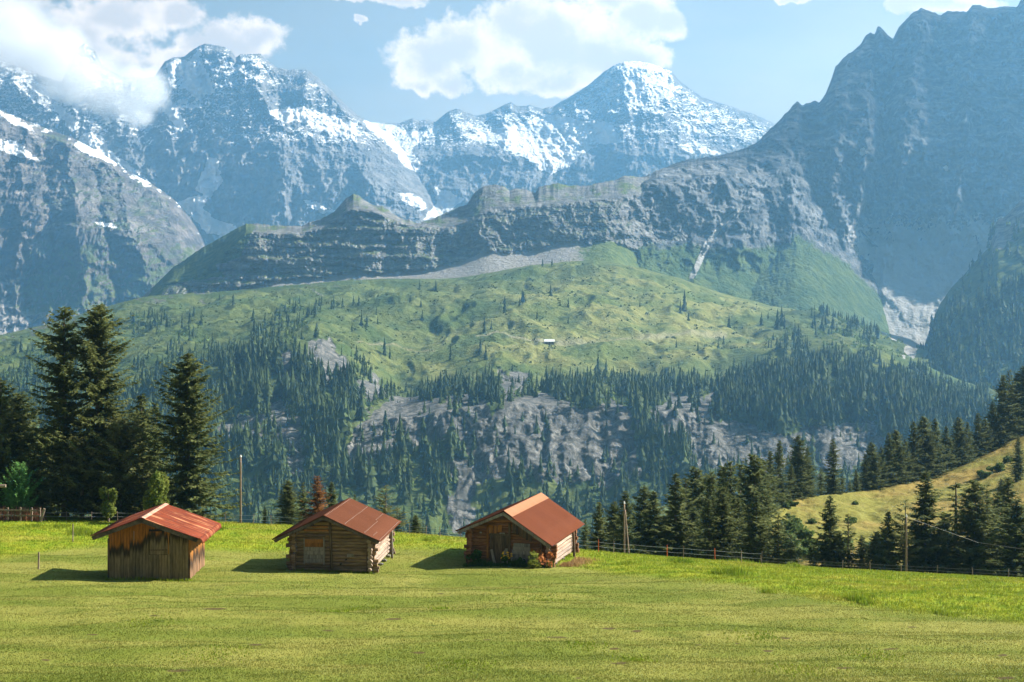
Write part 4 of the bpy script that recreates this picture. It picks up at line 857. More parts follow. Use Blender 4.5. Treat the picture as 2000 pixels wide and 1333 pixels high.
def wood_mat(name, low, mid, tan, tan_z=None, grain=(9, 9, 1.2), contrast=0.6, vary=0.5):
    """weathered boards or logs; tan_z=(z0, z1, soft): sun-tanned band kept under the eaves"""
    m, t, out = new_mat(name); p = t.obj()
    isl = t.n('ShaderNodeNewGeometry').outputs['Random Per Island']
    off = t.n('ShaderNodeCombineXYZ', {0: t.math('MULTIPLY', isl, 37.0), 1: t.math('MULTIPLY', isl, 11.0), 2: t.math('MULTIPLY', isl, 23.0)}).outputs[0]
    pp = t.vmath('ADD', p, off)
    g = t.noise(t.map(pp, grain), 2.0, 6, 0.7); g2 = t.noise(t.map(pp, tuple(q*0.22 for q in grain)), 2.0, 4, 0.6)
    c = t.mix(t.step(g, 0.3, 0.7), low, mid)
    c = t.mix(t.step(g2, 0.45, 0.7, 0, 0.6), c, tuple(q*0.35 for q in low))
    c = t.mix(t.math('MULTIPLY', isl, vary), c, t.mix(1.0, c, (1.7, 1.55, 1.4), 'MULTIPLY'))
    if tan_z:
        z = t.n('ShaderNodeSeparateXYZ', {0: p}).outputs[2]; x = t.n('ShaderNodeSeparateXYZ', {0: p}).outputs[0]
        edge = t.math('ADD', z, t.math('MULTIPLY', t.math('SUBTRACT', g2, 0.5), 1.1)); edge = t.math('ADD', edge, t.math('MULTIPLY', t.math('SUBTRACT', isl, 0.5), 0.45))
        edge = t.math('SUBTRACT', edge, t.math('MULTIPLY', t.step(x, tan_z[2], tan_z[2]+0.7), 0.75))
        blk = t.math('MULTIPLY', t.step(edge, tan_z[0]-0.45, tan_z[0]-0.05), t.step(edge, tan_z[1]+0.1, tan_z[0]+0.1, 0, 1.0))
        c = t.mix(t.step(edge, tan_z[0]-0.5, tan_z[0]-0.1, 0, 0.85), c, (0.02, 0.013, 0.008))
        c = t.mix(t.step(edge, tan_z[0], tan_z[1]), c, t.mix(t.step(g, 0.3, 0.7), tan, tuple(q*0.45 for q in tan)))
    finish(t, out, c, 0.85, t.bump(g, 0.7, 0.02), 0.15)
    return m
def roof_metal(name, base, dark, light, streak=0.6, dirx=(1.2, 12, 1.2), rough=0.8, spec=0.04):
    m, t, out = new_mat(name); p = t.obj()
    s1 = t.noise(t.map(p, dirx), 0.8, 5, 0.65); s2 = t.noise(p, 1.3, 5, 0.65); s3 = t.noise(t.map(p, (0.5, 3.2, 0.5)), 1.0, 3, 0.6)
    c = t.mix(t.step(s1, 0.35, 0.65, 0, streak), base, dark)
    c = t.mix(t.step(s3, 0.52, 0.70, 0, streak), c, light)
    c = t.mix(t.step(s2, 0.5, 0.72, 0, streak*0.6), c, dark)
    finish(t, out, c, rough, t.bump(s2, 0.15, 0.02), spec)
    return m
M_plank = wood_mat('stained_planks', (0.088, 0.068, 0.040), (0.177, 0.136, 0.084), (0.42, 0.155, 0.028), (1.62, 1.95, -0.55), (10, 10, 0.8), vary=1.0)
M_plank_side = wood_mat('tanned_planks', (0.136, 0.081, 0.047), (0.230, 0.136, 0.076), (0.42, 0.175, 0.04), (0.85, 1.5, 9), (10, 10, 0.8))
M_log = wood_mat('weathered_logs', (0.127, 0.088, 0.057), (0.273, 0.185, 0.117), None, None, (1.0, 8, 8))
M_log_side = wood_mat('pale_logs', (0.184, 0.138, 0.106), (0.304, 0.235, 0.184), None, None, (8, 1.0, 8))  # paler logs for the right-hand walls
M_log_warm = wood_mat('brown_logs', (0.128, 0.060, 0.032), (0.283, 0.135, 0.067), None, None, (1.0, 8, 8))
M_board = wood_mat('grey_boards', (0.143, 0.126, 0.110), (0.260, 0.235, 0.206), None, None, (8, 8, 0.9))
M_board_dark = wood_mat('dark_boards', (0.065, 0.045, 0.029), (0.129, 0.090, 0.057), None, None, (8, 8, 0.9))
M_board_orange = wood_mat('orange_boards', (0.20, 0.085, 0.022), (0.34, 0.145, 0.038), None, None, (8, 8, 0.9), vary=0.2)
M_fascia = wood_mat('roof_edge_boards', (0.05, 0.04, 0.03), (0.12, 0.095, 0.07), None, None, (3, 8, 3))
M_inside = wood_mat('shadow_boards', (0.02, 0.016, 0.012), (0.04, 0.03, 0.022), None, None)  # near-black: indoor shade put into the colour; also dark beam ends
M_rust = roof_metal('rusty_red_sheet', (0.185, 0.042, 0.019), (0.09, 0.024, 0.015), (0.38, 0.165, 0.08), 0.9)
M_brown_roof = roof_metal('brown_sheet', (0.108, 0.038, 0.019), (0.082, 0.029, 0.015), (0.135, 0.052, 0.028), 0.35)
M_red_roof = roof_metal('red_brown_sheet', (0.132, 0.041, 0.019), (0.10, 0.031, 0.016), (0.152, 0.051, 0.025), 0.35)
M_ridge = roof_metal('pale_ridge_sheet', (0.27, 0.125, 0.068), (0.22, 0.10, 0.055), (0.30, 0.155, 0.09), 0.4)
M_ridge_rust = roof_metal('worn_ridge_sheet', (0.42, 0.24, 0.17), (0.25, 0.10, 0.07), (0.5, 0.33, 0.26), 0.8)
def plain(name, c, rough=0.7, spec=0.3, n=0.25, sc=3.0):
    m, t, out = new_mat(name); q = t.noise(t.obj(), sc, 5, 0.65)
    finish(t, out, t.mix(q, tuple(v*(1-n) for v in c), tuple(v*(1+n) for v in c)), rough, t.bump(q, 0.4, 0.03), spec); return m
M_screw = plain('pale_screws', (0.62, 0.52, 0.45))
M_stone = plain('field_stone', (0.19, 0.175, 0.155), 0.95, 0.1, 0.5, 4)

def roof_sheet(name, x0, z0, x1, z1, y0, y1, pitch, amp, mat, parent, screws=(), fold=0.0, th=0.02):
    """corrugated sheet from the ridge (x0, z0) down to the eave (x1, z1), ribs running down the slope"""
    d = Vector((x1-x0, 0, z1-z0)); L = d.length; d.normalize(); nrm = Vector((-d.z, 0, d.x))
    if nrm.z < 0: nrm = -nrm
    ny = int((y1-y0)/pitch*6); V, Fc, Mi = [], [], []; rs_ = random.Random(7)
    cs = [0, .34, .67, 1.0]
    for lay in (0, -th):
        for k, f in enumerate(cs):
            for j in range(ny+1):
                y = y0+(y1-y0)*j/ny; w = amp*math.sin(6.2832*(y-y0)/pitch)
                sag = -0.025*math.sin(3.1416*f)*math.sin(1.7*(y-y0)+1)
                V.append(Vector((x0, y, z0)) + d*(L*f) + nrm*(w+lay+sag))
    nk = len(cs); W_ = ny+1; o_ = nk*W_
    for k in range(nk-1):
        for j in range(ny):
            a_ = k*W_+j; Fc.append((a_, a_+1, a_+W_+1, a_+W_)); Fc.append((o_+a_, o_+a_+W_, o_+a_+W_+1, o_+a_+1))
    for j in range(ny):
        e_ = (nk-1)*W_+j; Fc.append((e_, e_+1, o_+e_+1, o_+e_))
    for k in range(nk-1):
        a_ = k*W_; Fc.append((a_, a_+W_, o_+a_+W_, o_+a_)); b_ = k*W_+ny; Fc.append((b_, o_+b_, o_+b_+W_, b_+W_))
    mb = MB(); mb.add(V, Fc, 0)
    for (f, ya, yb) in screws:
        y = ya
        while y < yb:
            c = Vector((x0, y, z0)) + d*(L*f) + nrm*(amp+0.012); mb.box(c, (0.03, 0.045, 0.02), (0, math.atan2(-d.z, d.x), 0), 1); y += pitch*2
    return mb.build(name, [mat, M_screw], parent, True)

def roof_z(x, H): return H['rz'] + (x-H['rx'])*((H['lz']-H['rz'])/(H['lx']-H['rx']) if x < H['rx'] else (H['ez']-H['rz'])/(H['ex']-H['rx']))
def hut_root(name, label, px, row, Y, az):
    X = (px-CX)/F*Y; z = (CY-row)/F*Y
    return thing(name, label, 'hut', (X, Y, z), -math.radians(az))
def roof_common(root, H, mat, pitch, amp, ridge_mat, screws=((), ()), ridge_w=0.22, fascia=M_fascia, fth=0.16, cap=True):
    l = roof_sheet('roof_sheet', H['rx'], H['rz'], H['lx'], H['lz'], H['y0'], H['y1'], pitch, amp, mat, root, screws[0])
    r = roof_sheet('roof_sheet', H['rx'], H['rz'], H['ex'], H['ez'], H['y0'], H['y1'], pitch, amp, mat, root, screws[1])
    mb = MB()
    for sx, sz in ((H['lx'], H['lz']), (H['ex'], H['ez'])):
        d = Vector((sx-H['rx'], 0, sz-H['rz'])).normalized(); n_ = Vector((-d.z, 0, d.x)); n_ = n_ if n_.z > 0 else -n_
        w = ridge_w if sx > H['rx'] else min(ridge_w, .16); a_ = Vector((H['rx'], H['y0']-.01, H['rz'])) + n_*(amp+.015); b_ = a_+d*w; e_ = Vector((0, H['y1']-H['y0']+.02, 0))
        seg = 14; V = []
        for k in range(seg+1): V += [a_+e_*(k/seg), b_+e_*(k/seg), b_+e_*(k/seg)-n_*.02]
        mb.add(V, [f for k in range(seg) for f in ((3*k, 3*k+3, 3*k+4, 3*k+1), (3*k+1, 3*k+4, 3*k+5, 3*k+2))])
    if cap: mb.build('ridge_cap', ridge_mat, root, True)
    # barge boards along both gables, rafters and purlins under the sheet
    for yb in (H['y0']+.04, H['y1']-.04):
        for sx, sz in ((H['lx'], H['lz']), (H['ex'], H['ez'])):
            d = Vector((sx-H['rx'], 0, sz-H['rz'])); L = d.length; an = math.atan2(-d.z, d.x); c = Vector((H['rx'], yb, H['rz']))+d*0.49; n_ = Vector((-d.z, 0, d.x)).normalized(); n_ = n_ if n_.z > 0 else -n_
            MB().box(c-n_*(fth/2+amp+.03), (L*.97, .05, fth), (0, an, 0)).build('barge_board', fascia, root)
    for f in (0.02, 0.5, 0.92):
        for sx, sz in ((H['lx'], H['lz']), (H['ex'], H['ez'])):
            p = Vector((H['rx'], 0, H['rz'])).lerp(Vector((sx, 0, sz)), f); MB().log((p.x, H['y0']+.07, p.z-.17-amp), (p.x, H['y1']-.07, p.z-.17-amp), .075, seed=int(f*90)).build('purlin', M_board_dark, root, True)
    for y in np.arange(H['y0']+.5, H['y1']-.3, 1.15):
        for sx, sz in ((H['lx'], H['lz']), (H['ex'], H['ez'])):
            d = Vector((sx-H['rx'], 0, sz-H['rz'])); L = d.length; an = math.atan2(-d.z, d.x); n_ = Vector((-d.z, 0, d.x)).normalized(); n_ = n_ if n_.z > 0 else -n_
            MB().box(Vector((H['rx'], y, H['rz']))+d*.49-n_*(.05+amp), (L*.95, .09, .05), (0, an, 0)).build('rafter', M_board_dark, root)

# ------------------------------------------------------------------ hut with the rusty roof (vertical planks)
H1 = dict(W=4.2, D=5.0, rx=-.27, rz=3.30, lx=-2.92, lz=2.36, ex=2.74, ez=2.20, y0=-.65, y1=5.9)
h1 = hut_root('plank_hut', 'leftmost hut, of dark orange-stained vertical planks under a rust-red streaked roof', 291, 1131, 75, -3)
rs1 = random.Random(3)
def plank_wall(name, x0, x1, y, along, H, mat, base, cut=None, rnd=rs1, zt=None, gapx=.018):
    mb = MB(); x = x0
    while x < x1-.02:
        w = min(rnd.uniform(.12, .19), x1-x); xm = x+w/2
        top = (roof_z(xm, H)-.10) if zt is None else zt
        segs = [(base+rnd.uniform(-.05, .03), top)]
        if cut and cut[0] < xm < cut[1]: segs = [(segs[0][0], cut[2]-.012), (cut[3]+.012, top)] if cut[3] < top-.05 else [(segs[0][0], cut[2]-.012)]
        for z0, z1 in segs:
            c = (xm, y+rnd.uniform(-.009, .009), (z0+z1)/2) if along == 'x' else (y+rnd.uniform(-.009, .009), xm, (z0+z1)/2)
            s_ = (w-gapx, .028, z1-z0) if along == 'x' else (.028, w-gapx, z1-z0)
            mb.box(c, s_, (0, rnd.uniform(-.004, .004), 0) if along == 'x' else (rnd.uniform(-.004, .004), 0, 0))
        x += w
    return mb.build(name, mat, h1)
HX = H1['W']/2
plank_wall('front_wall', -HX, HX, 0, 'x', H1, M_plank, -.05, (.02, 1.0, 1.27, 2.6))
plank_wall('back_wall', -HX, HX, H1['D'], 'x', H1, M_plank, -.05)
plank_wall('side_wall', 0.02, H1['D']-.02, HX, 'y', H1, M_plank_side, -.05, zt=roof_z(HX, H1)-.12)
plank_wall('side_wall', 0.02, H1['D']-.02, -HX, 'y', H1, M_plank, -.05, zt=roof_z(-HX, H1)-.12)
mb = MB(); x = .03
while x < .97:
    w = .155; mb.box((x+w/2, -.012, (1.28+min(2.5, roof_z(x, H1)-.2))/2), (w-.01, .03, min(2.5, roof_z(x, H1)-.2)-1.28)); x += w
dr = mb.build('hatch', M_plank, h1)
MB().box((.5, -.045, 1.52), (.9, .03, .05)).build('batten', M_board_dark, dr)
MB().box((1.02, -.035, 1.9), (.05, .03, 1.2)).build('hatch_post', M_plank_side, h1)
MB().box((-.78, -.02, 2.28), (.035, .02, .5)).build('crack_strip', M_board, h1)
for px_, sx_ in ((-HX, 1), (HX, 1)): MB().box((px_+(.0 if px_ < 0 else .02), -.03, 1.05), (.09, .06, 2.2)).build('corner_post', M_board_dark if px_ < 0 else M_plank_side, h1)
roof_common(h1, H1, M_rust, .42, .022, M_ridge_rust, ridge_w=.20, fth=.20)
# sheet end bent down over the right eave
mb = MB(); n_ = 30
V = [];
for k in range(n_+1):
    y = H1['y0']+(H1['y1']-H1['y0'])*k/n_; wv_ = .03*math.sin(k*1.9)
    V += [(H1['ex'], y, H1['ez']+.012), (H1['ex']+.13, y, H1['ez']-.10+wv_), (H1['ex']+.17, y, H1['ez']-.28+wv_*1.5)]
mb.add(V, [f for k in range(n_) for f in ((3*k, 3*k+1, 3*k+4, 3*k+3), (3*k+1, 3*k+2, 3*k+5, 3*k+4))]); o = mb.build('eave_flap', M_rust, h1, True)
sm = o.modifiers.new('thick', 'SOLIDIFY'); sm.thickness = .012
MB().box((0, H1['D']/2, 1.03), (H1['W']-.16, H1['D']-.16, 2.04)).build('shade_infill', M_inside, h1)  # added box behind the plank gaps, coloured as dark as the shade indoors
mb = MB(); mb.add([(-2.0, .06, 2.05), (2.0, .06, 2.05), (H1['rx'], .06, 3.05), (-2.0, .1, 2.05), (2.0, .1, 2.05), (H1['rx'], .1, 3.05)], [(0, 1, 2), (5, 4, 3), (0, 3, 4, 1), (1, 4, 5, 2), (2, 5, 3, 0)]); mb.build('shade_infill', M_inside, h1)  # added dark filler behind the gable gaps, shade put into its colour
def stones(root, spots, seed):
    r_ = random.Random(seed)
    for (x, y, s) in spots:
        bm_ = MB(); V = []; n = 7
        for k in range(4):
            f = k/3; rr = s*math.sin(.35+f*2.2)
            for i in range(n): a_ = 6.283*i/n; V.append((x+rr*math.cos(a_)*r_.uniform(.8, 1.3), y+rr*.7*math.sin(a_)*r_.uniform(.8, 1.2), -.12+f*s*1.0+r_.uniform(-.02, .02)))
        Fc = [(k*n+i, k*n+(i+1) % n, (k+1)*n+(i+1) % n, (k+1)*n+i) for k in range(3) for i in range(n)]+[tuple(range(3*n, 4*n))]
        bm_.add(V, Fc).build('foundation_stone', M_stone, root)
stones(h1, [(-2.0, -.06, .17), (-1.7, -.03, .13), (1.95, 0, .13)], 4)

# ------------------------------------------------------------------ log huts
def log_hut(root, H, n_logs, base, m_front, m_side, seed, ext=.40):
    r_ = random.Random(seed); hw = H['W']/2; D = H['D']
    for nm, y, mt in (('front_wall', 0, m_front), ('back_wall', D, m_front)):
        mb = MB(); z = base; k = 0
        while True:
            d_ = r_.uniform(.17, .25); zc = z+d_/2
            # width available under the roof at this height
            zl = zc+d_*.5+.12
            xl = -hw-ext if roof_z(-hw, H) > zl else None
            if xl is None:
                fl = (H['rz']-zl)/(H['rz']-H['lz']); fr = (H['rz']-zl)/(H['rz']-H['ez'])
                xl = max(-hw, H['rx']+(H['lx']-H['rx'])*fl); xr = min(hw, H['rx']+(H['ex']-H['rx'])*fr)
            else:
                xl += r_.uniform(-.12, .14); 
                xr = hw+ext+r_.uniform(-.16, .12) if roof_z(hw, H) > zl else min(hw, H['rx']+(H['ex']-H['rx'])*((H['rz']-zl)/(H['rz']-H['ez'])))
            if zl > H['rz']-.1 or xr-xl < .25: break
            mb.log((xl, y+r_.uniform(-.02, .02), zc), (xr, y+r_.uniform(-.02, .02), zc+r_.uniform(-.015, .015)), d_*.56, seed=seed*100+k, squash=.95, segs=9, wob=.11)
            z += d_*.97; k += 1
        mb.build(nm, mt, root, False)
    for x, ez in ((hw, roof_z(hw, H)), (-hw, roof_z(-hw, H))):
        mb = MB(); z = base+.1; k = 0
        while z < ez-.24:
            d_ = min(r_.uniform(.19, .27), ez-.12-z)
            mb.log((x+r_.uniform(-.02, .02), -ext+r_.uniform(-.12, .14), z+d_/2), (x+r_.uniform(-.02, .02), D+ext+r_.uniform(-.14, .12), z+d_/2), d_*.56, seed=seed*77+k+int(x*10), squash=.95, segs=9, wob=.11)
            z += d_*.96; k += 1
        mb.build('side_wall', m_side if x > 0 else m_front, root, False)
    MB().box((0, D/2, (base+1.3)/2), (H['W']-.3, D-.3, 1.3-base)).build('shade_infill', M_inside, root)  # added dark box behind the logs, indoor shade put into its colour
H2 = dict(W=4.3, D=7.0, rx=-.37, rz=3.35, lx=-3.28, lz=1.98, ex=2.86, ez=1.92, y0=-.8, y1=7.9)
h2 = hut_root('log_hut', 'middle hut, a grey log cabin under a dull brown roof with pale screw rows', 649.5, 1120, 80, 3)
log_hut(h2, H2, 10, .05, M_log, M_log_side, 5)
sc_r = ((.03, -.6, 7.7), (.36, -.5, 7.6), (.70, -.5, 4.4), (.66, 4.6, 7.6), (.84, -.2, 1.2), (.97, -.6, 7.7))
roof_common(h2, H2, M_brown_roof, .20, .028, M_brown_roof, ((), sc_r), ridge_w=.2, cap=False)
for nm, x, z0, z1, r, mt, tilt in (('prop_pole', -.08, .0, 2.95, .075, M_board_dark, -.04), ('prop_pole', -2.12, 0, 1.95, .06, M_board, .05), ('prop_pole', 2.02, .05, 1.75, .08, M_board_dark, .0)):
    MB().log((x+tilt*-2, -.20, z0), (x+tilt, -.17, z1), r, r*.85, seed=int(x*50)+200, segs=8).build(nm, mt, h2, True)
mb = MB()
for k in range(6): mb.box((-1.01+rs1.uniform(-.02, .02), -.165, .72+k*.22), (1.06, .03, .205), (0, rs1.uniform(-.012, .012), 0), 1 if k in (4, 5) else 0)
dr = mb.build('door', [M_board, M_board_orange], h2); dr['label'] = 'boarded door of grey planks, the upper ones orange'
MB().box((-1.57, -.19, 1.25), (.06, .06, 1.5)).build('door_post', M_board, dr); MB().box((-.45, -.19, 1.28), (.075, .07, 1.55)).build('door_post', M_board, dr); MB().box((-1.0, -.185, 2.08), (1.25, .06, .08)).build('lintel', M_board_dark, dr)
mb = MB()
for (x, y, z, lx_) in ((-.9, -.15, 2.42, 1.4), (-.7, -.14, 2.62, .9)): mb.box((x, y, z), (lx_, .03, .1))
mb.build('gable_board', M_board_orange, h2)
MB().box((1.02, -.15, 1.02), (.36, .025, .16)).build('patch_board', M_board, h2); MB().log((.5, -.3, .55), (.5, 0, .55), .05).build('beam_end', M_inside, h2); MB().log((.8, -.28, .8), (.8, 0, .8), .04).build('beam_end', M_inside, h2)
MB().log((2.52, 6.2, -.2), (2.50, 6.2, 1.75), .075, seed=9).build('prop_pole', M_board, h2, True)
stones(h2, [(x_, -.05+rs1.uniform(-.06, .06), rs1.uniform(.12, .2)) for x_ in (-2.1, -1.6, -1.1, -.6, -.2, .3, .7, 1.2, 1.5, 1.9, 2.2)] + [(2.2, y_, rs1.uniform(.12, .2)) for y_ in (.8, 2.2, 3.6, 5, 6.8)], 8)

H3 = dict(W=4.7, D=6.8, rx=-.2, rz=3.33, lx=-3.12, lz=2.08, ex=2.72, ez=1.38, y0=-.8, y1=9.4)
h3 = hut_root('log_hut', 'rightmost hut, a brown log cabin under a red-brown roof with a pale ridge', 996, 1106, 84, 13.6)
log_hut(h3, H3, 10, -.1, M_log_warm, M_log_side, 6)
roof_common(h3, H3, M_red_roof, .19, .03, M_ridge, ridge_w=.62, fascia=M_board)
mb = MB()
for k in range(6): mb.box((-1.09+k*.19, -.18, 1.05), (.18, .035, 1.75), (0, rs1.uniform(-.01, .01), 0))
dr = mb.build('door', M_board_dark, h3); MB().box((-.62, -.21, 1.86), (1.2, .04, .1)).build('door_rail', M_board_dark, dr)
MB().box((-1.32, -.19, 1.4), (.12, .06, 1.9)).build('door_post', M_board_orange, h3); MB().box((.02, -.19, 1.2), (.13, .08, 2.7)).build('door_post', M_board_dark, h3)
mb = MB()
for x, z, w, hh in ((-1.12, 2.12, .24, .55), (-.86, 2.12, .2, .52), (-.58, 2.22, .26, .42)): mb.box((x, -.17, z), (w, .03, hh))
mb.build('gable_board', M_board_orange, h3)
mb = MB()
for k in range(5): mb.box((.68+.02*k, -.17, .42+k*.215), (1.2-.05*k, .035, .205), (0, .02+rs1.uniform(-.01, .01), 0))
mb.build('weathered_panel', M_board, h3)
mb = MB()
for k in range(6): mb.box((.28+k*.2, -.16, 2.35-k*.12), (.17, .03, .75-k*.05))
mb.build('gable_planks', M_board_dark, h3)
MB().log((1.95, -.26, -.1), (1.95, -.2, 1.75), .075, seed=12).build('prop_pole', M_board_dark, h3, True)
MB().log((2.62, 6.4, -.6), (2.55, 6.4, 1.3), .085, seed=14).build('prop_pole', M_board_dark, h3, True)
MB().box((1.38, -.18, .85), (.16, .03, .5)).build('patch_board', M_board_orange, h3); MB().box((-.42, -.2, 1.92), (.32, .03, .13)).build('sill_board', M_board, h3); MB().box((-1.75, -.16, 1.95), (.14, .02, .09)).build('patch_board', M_board, h3)
def hut_local(root, x, y, z): return tuple(Matrix.Rotation(root.rotation_euler.z, 3, 'Z') @ Vector((x, y, z)) + Vector(root.location))
for k, (x, tilt, L) in enumerate(((-.78, -.30, 1.0), (-.33, .12, .95), (-.10, -.06, 1.05))):
    loc = hut_local(h3, x, -.46, .05); o = MB().box((0, 0, L/2), (.19, .04, L), None, 0, .8).build('plank', M_board, None, False, .012); o.location = loc; o.rotation_euler = (-.22, tilt, h3.rotation_euler.z)
    tag(o, ['slanting grey plank leaning on the door of the rightmost hut', 'grey plank leaning on the door, middle of the three', 'upright pale plank leaning by the door post of the rightmost hut'][k], 'plank')
stones(h3, [(2.3, y_, .17) for y_ in (.3, 2, 4, 6)] + [(-2.3, -.1, .2), (2.2, -.1, .2)], 9)

# ------------------------------------------------------------------ white-roofed barn on the alp
i = int(np.argmin((APX-1073)**2+(APY-679)**2)); bx, by, bz = float(AX.ravel()[i]), float(AY.ravel()[i]), float(AZ.ravel()[i])
ba = thing('barn', 'tiny white-roofed barn alone on the green alp across the valley', 'barn', (bx, by, bz), 0.03)
M_white = plain('white_roof', (0.75, 0.73, 0.70)); M_barn = plain('barn_wall', (0.16, 0.13, 0.11))
mb = MB(); mb.add([(-5, -2.5, -1), (5, -2.5, -1), (5, 2.5, -1), (-5, 2.5, -1), (-5, -2.5, 2.4), (5, -2.5, 2.4), (5, 2.5, 2.4), (-5, 2.5, 2.4), (-5, 0, 4.4), (5, 0, 4.4)], [(0, 1, 5, 4), (1, 2, 6, 9, 5), (2, 3, 7, 6), (3, 0, 4, 8, 7)]); mb.build('wall', M_barn, ba)
mb = MB(); mb.box((0, -1.5, 3.35), (11, 3.8, .15), (.675, 0, 0)); mb.box((0, 1.5, 3.36), (11, 3.8, .15), (-.675, 0, 0)); mb.build('roof', M_white, ba)
mb = MB()
for x in (-3, 0, 3): mb.box((x, -2.53, .8), (1.0, .1, 1.2))
mb.build('door', M_inside, ba)
# ------------------------------------------------------------------ fences, poles, stakes
M_post = wood_mat('fence_wood', (0.12, 0.09, 0.07), (0.26, 0.21, 0.165), None, None, (8, 8, 1))
M_tape = plain('white_fence_tape', (0.5, 0.52, 0.54), .5); M_wire = plain('fence_wire', (0.22, 0.22, 0.21), .5)
M_orange = plain('orange_post', (0.55, 0.11, 0.03), .5); M_polewood = wood_mat('pole_wood', (0.12, 0.09, 0.065), (0.22, 0.17, 0.125), None, None, (8, 8, .6)); M_cap = plain('pole_cap', (0.5, 0.5, 0.48))
def gp(px, Y): X = (px-CX)/F*Y; return Vector((X, Y, float(ground_z(X, Y)[0])))
def crestY(px): return float(np.interp(px, CREST[:, 0], CREST[:, 1]))
fe = thing('rail_fence', 'short wooden rail fence below the small bright conifer at the far left', 'fence', gp(30, 108))
o0 = Vector(fe.location)
for px in (-20, 15, 40, 62, 78): p = gp(px, 108)-o0; MB().box((p.x, p.y, p.z+.5), (.11, .09, 1.1)).build('post', M_post, fe)
for z in (.45, .85): a_ = gp(-24, 108)-o0; b_ = gp(78, 108)-o0; MB().box(((a_.x+b_.x)/2, a_.y-.07, (a_.z+b_.z)/2+z), ((b_-a_).length, .05, .12), (0, -math.atan2(b_.z-a_.z, b_.x-a_.x), 0)).build('rail', M_post, fe)
p = gp(78, 107.5)-o0; MB().log((p.x, p.y, -.1), (p.x+.35, p.y, 1.0), .1, seed=3).build('brace', M_post, fe)
def line_fence(label, pts, post_every, post_mat, wires, h, wmat, r=.012, post_r=.022, name='wire_fence'):
    """pts: (px, Y)"""
    P_ = [gp(*q) for q in pts]; root = thing(name, label, 'fence', P_[0]); o0 = P_[0]
    for k, p in enumerate(P_):
        m_ = post_mat[k % len(post_mat)]
        if m_ is not None: q = p-o0; MB().log(q-Vector((0, 0, .2)), q+Vector((.02*(k % 3-1)*2, 0, h+.08)), post_r, seed=k, segs=3).build('post', m_, root)
    for zf in wires:
        mb = MB()
        for k in range(len(P_)-1):
            a_, b_ = P_[k]-o0+Vector((0, 0, h*zf)), P_[k+1]-o0+Vector((0, 0, h*zf)); n = 5
            for j in range(n):
                f0, f1 = j/n, (j+1)/n; s0, s1 = (-.03*math.sin(3.1416*f) for f in (f0, f1))
                mb.log(a_.lerp(b_, f0)+Vector((0, 0, s0)), a_.lerp(b_, f1)+Vector((0, 0, s1)), r, n=4, segs=1, wob=0)
        mb.build('tape' if wmat is M_tape else 'wire', wmat, root)
    return root
line_fence('white tape fence below the tall spruces, left of the rusty hut', [(px, 109) for px in (86, 130, 178, 230, 290)], 0, [M_post], (.95, .55), .72, M_tape, .007)
line_fence('white tape fence on the meadow edge between the rusty and the middle hut', [(px, crestY(px)-.6) for px in (400, 440, 495, 530, 600, 650)], 0, [M_post], (.95, .5), .7, M_tape, .007)
line_fence('white tape fence on the meadow edge between the middle and the rightmost hut', [(px, crestY(px)-.6) for px in (770, 800, 832, 860, 900, 960)], 0, [M_post], (.95, .5), .62, M_tape, .007)
line_fence('fence with orange posts running right from the rightmost hut along the wood', [(px, crestY(px)-.7) for px in (1090, 1169, 1198, 1240, 1303, 1334, 1397, 1448, 1487)], 0, [M_post, M_orange, M_post, None, M_orange, M_post, M_orange, M_post, M_post], (.9, .5), .75, M_tape, .007)
line_fence('low thin wire fence in front of the last spruces at the right meadow edge', [(px, crestY(px)-.6) for px in (1487, 1560, 1645, 1700, 1760, 1830, 1900, 1970, 2040)], 0, [M_post], (.9, .5), .5, M_wire, .006, .022)
for px, Y, h, lab in ((75, 79, .95, 'short weathered stake alone in the grass left of the rusty hut'), (142, 93, 1.2, 'thin grey stake higher up the meadow behind the short weathered one')):
    p = gp(px, Y); o = MB().log((0, 0, -.2), (.02, 0, h), .05 if px < 100 else .035, seed=px, segs=4).build('stake', M_post); o.location = p; tag(o, lab, 'stake')
def pole(label, px, top, Y, r=.1, brace=None, cap=True):
    p = gp(px, Y); h = (CY-top)/F*Y-p.z; root = thing('utility_pole', label, 'pole', p)
    MB().log((0, 0, -.4), (0, 0, h), r, r*.75, n=10, seed=px, segs=8, wob=.03).build('shaft', M_polewood, root, True)
    if cap: MB().log((0, 0, h), (0, 0, h+.16), r*1.05, r*.5, n=8, segs=2, wob=0).build('cap', M_cap, root)
    if brace:
        q = gp(brace, Y-1.2)-p; MB().log((q.x, q.y, q.z-.3), (.06, -.1, h*.88), r*.8, r*.6, n=8, seed=2, segs=6, wob=.03).build('brace', M_polewood, root, True)
    return root, p+Vector((0, 0, h))
pole('tall bare wooden pole standing alone between the rusty and the middle hut', 470, 893, 110, .085)
pole('wooden pole propped by a slanting brace, right of the huts', 1219, 984, 97, .075, 1229)
_, tp = pole('slim wooden pole before the sparse spruce at the right meadow edge', 1770, 1010, 93, .07)
mb = MB()
for (b_, dz) in ((Vector(at(1910, 1060, 97)), 0), (Vector(at(2060, 1082, 96)), 0)):
    a_ = tp if dz == 0 and b_.x < at(2000, 0, 97)[0] else Vector(at(1910, 1060, 97))
    for j in range(8): mb.log(a_.lerp(b_, j/8), a_.lerp(b_, (j+1)/8), .006, n=4, segs=1, wob=0)
w_ = mb.build('overhead_wire', M_wire); tag(w_, 'thin overhead wire running right from the slim pole past the shaggy spruces', 'wire')
p = at(-4, 951, 106); o = MB().log((-.7, 0, 0), (.55, .1, .05), .12, seed=5).build('beam', M_post); o.location = tuple(p); 
o.name = 'log'; tag(o, 'end of a pale wooden beam jutting in at the left edge of the photo', 'log')

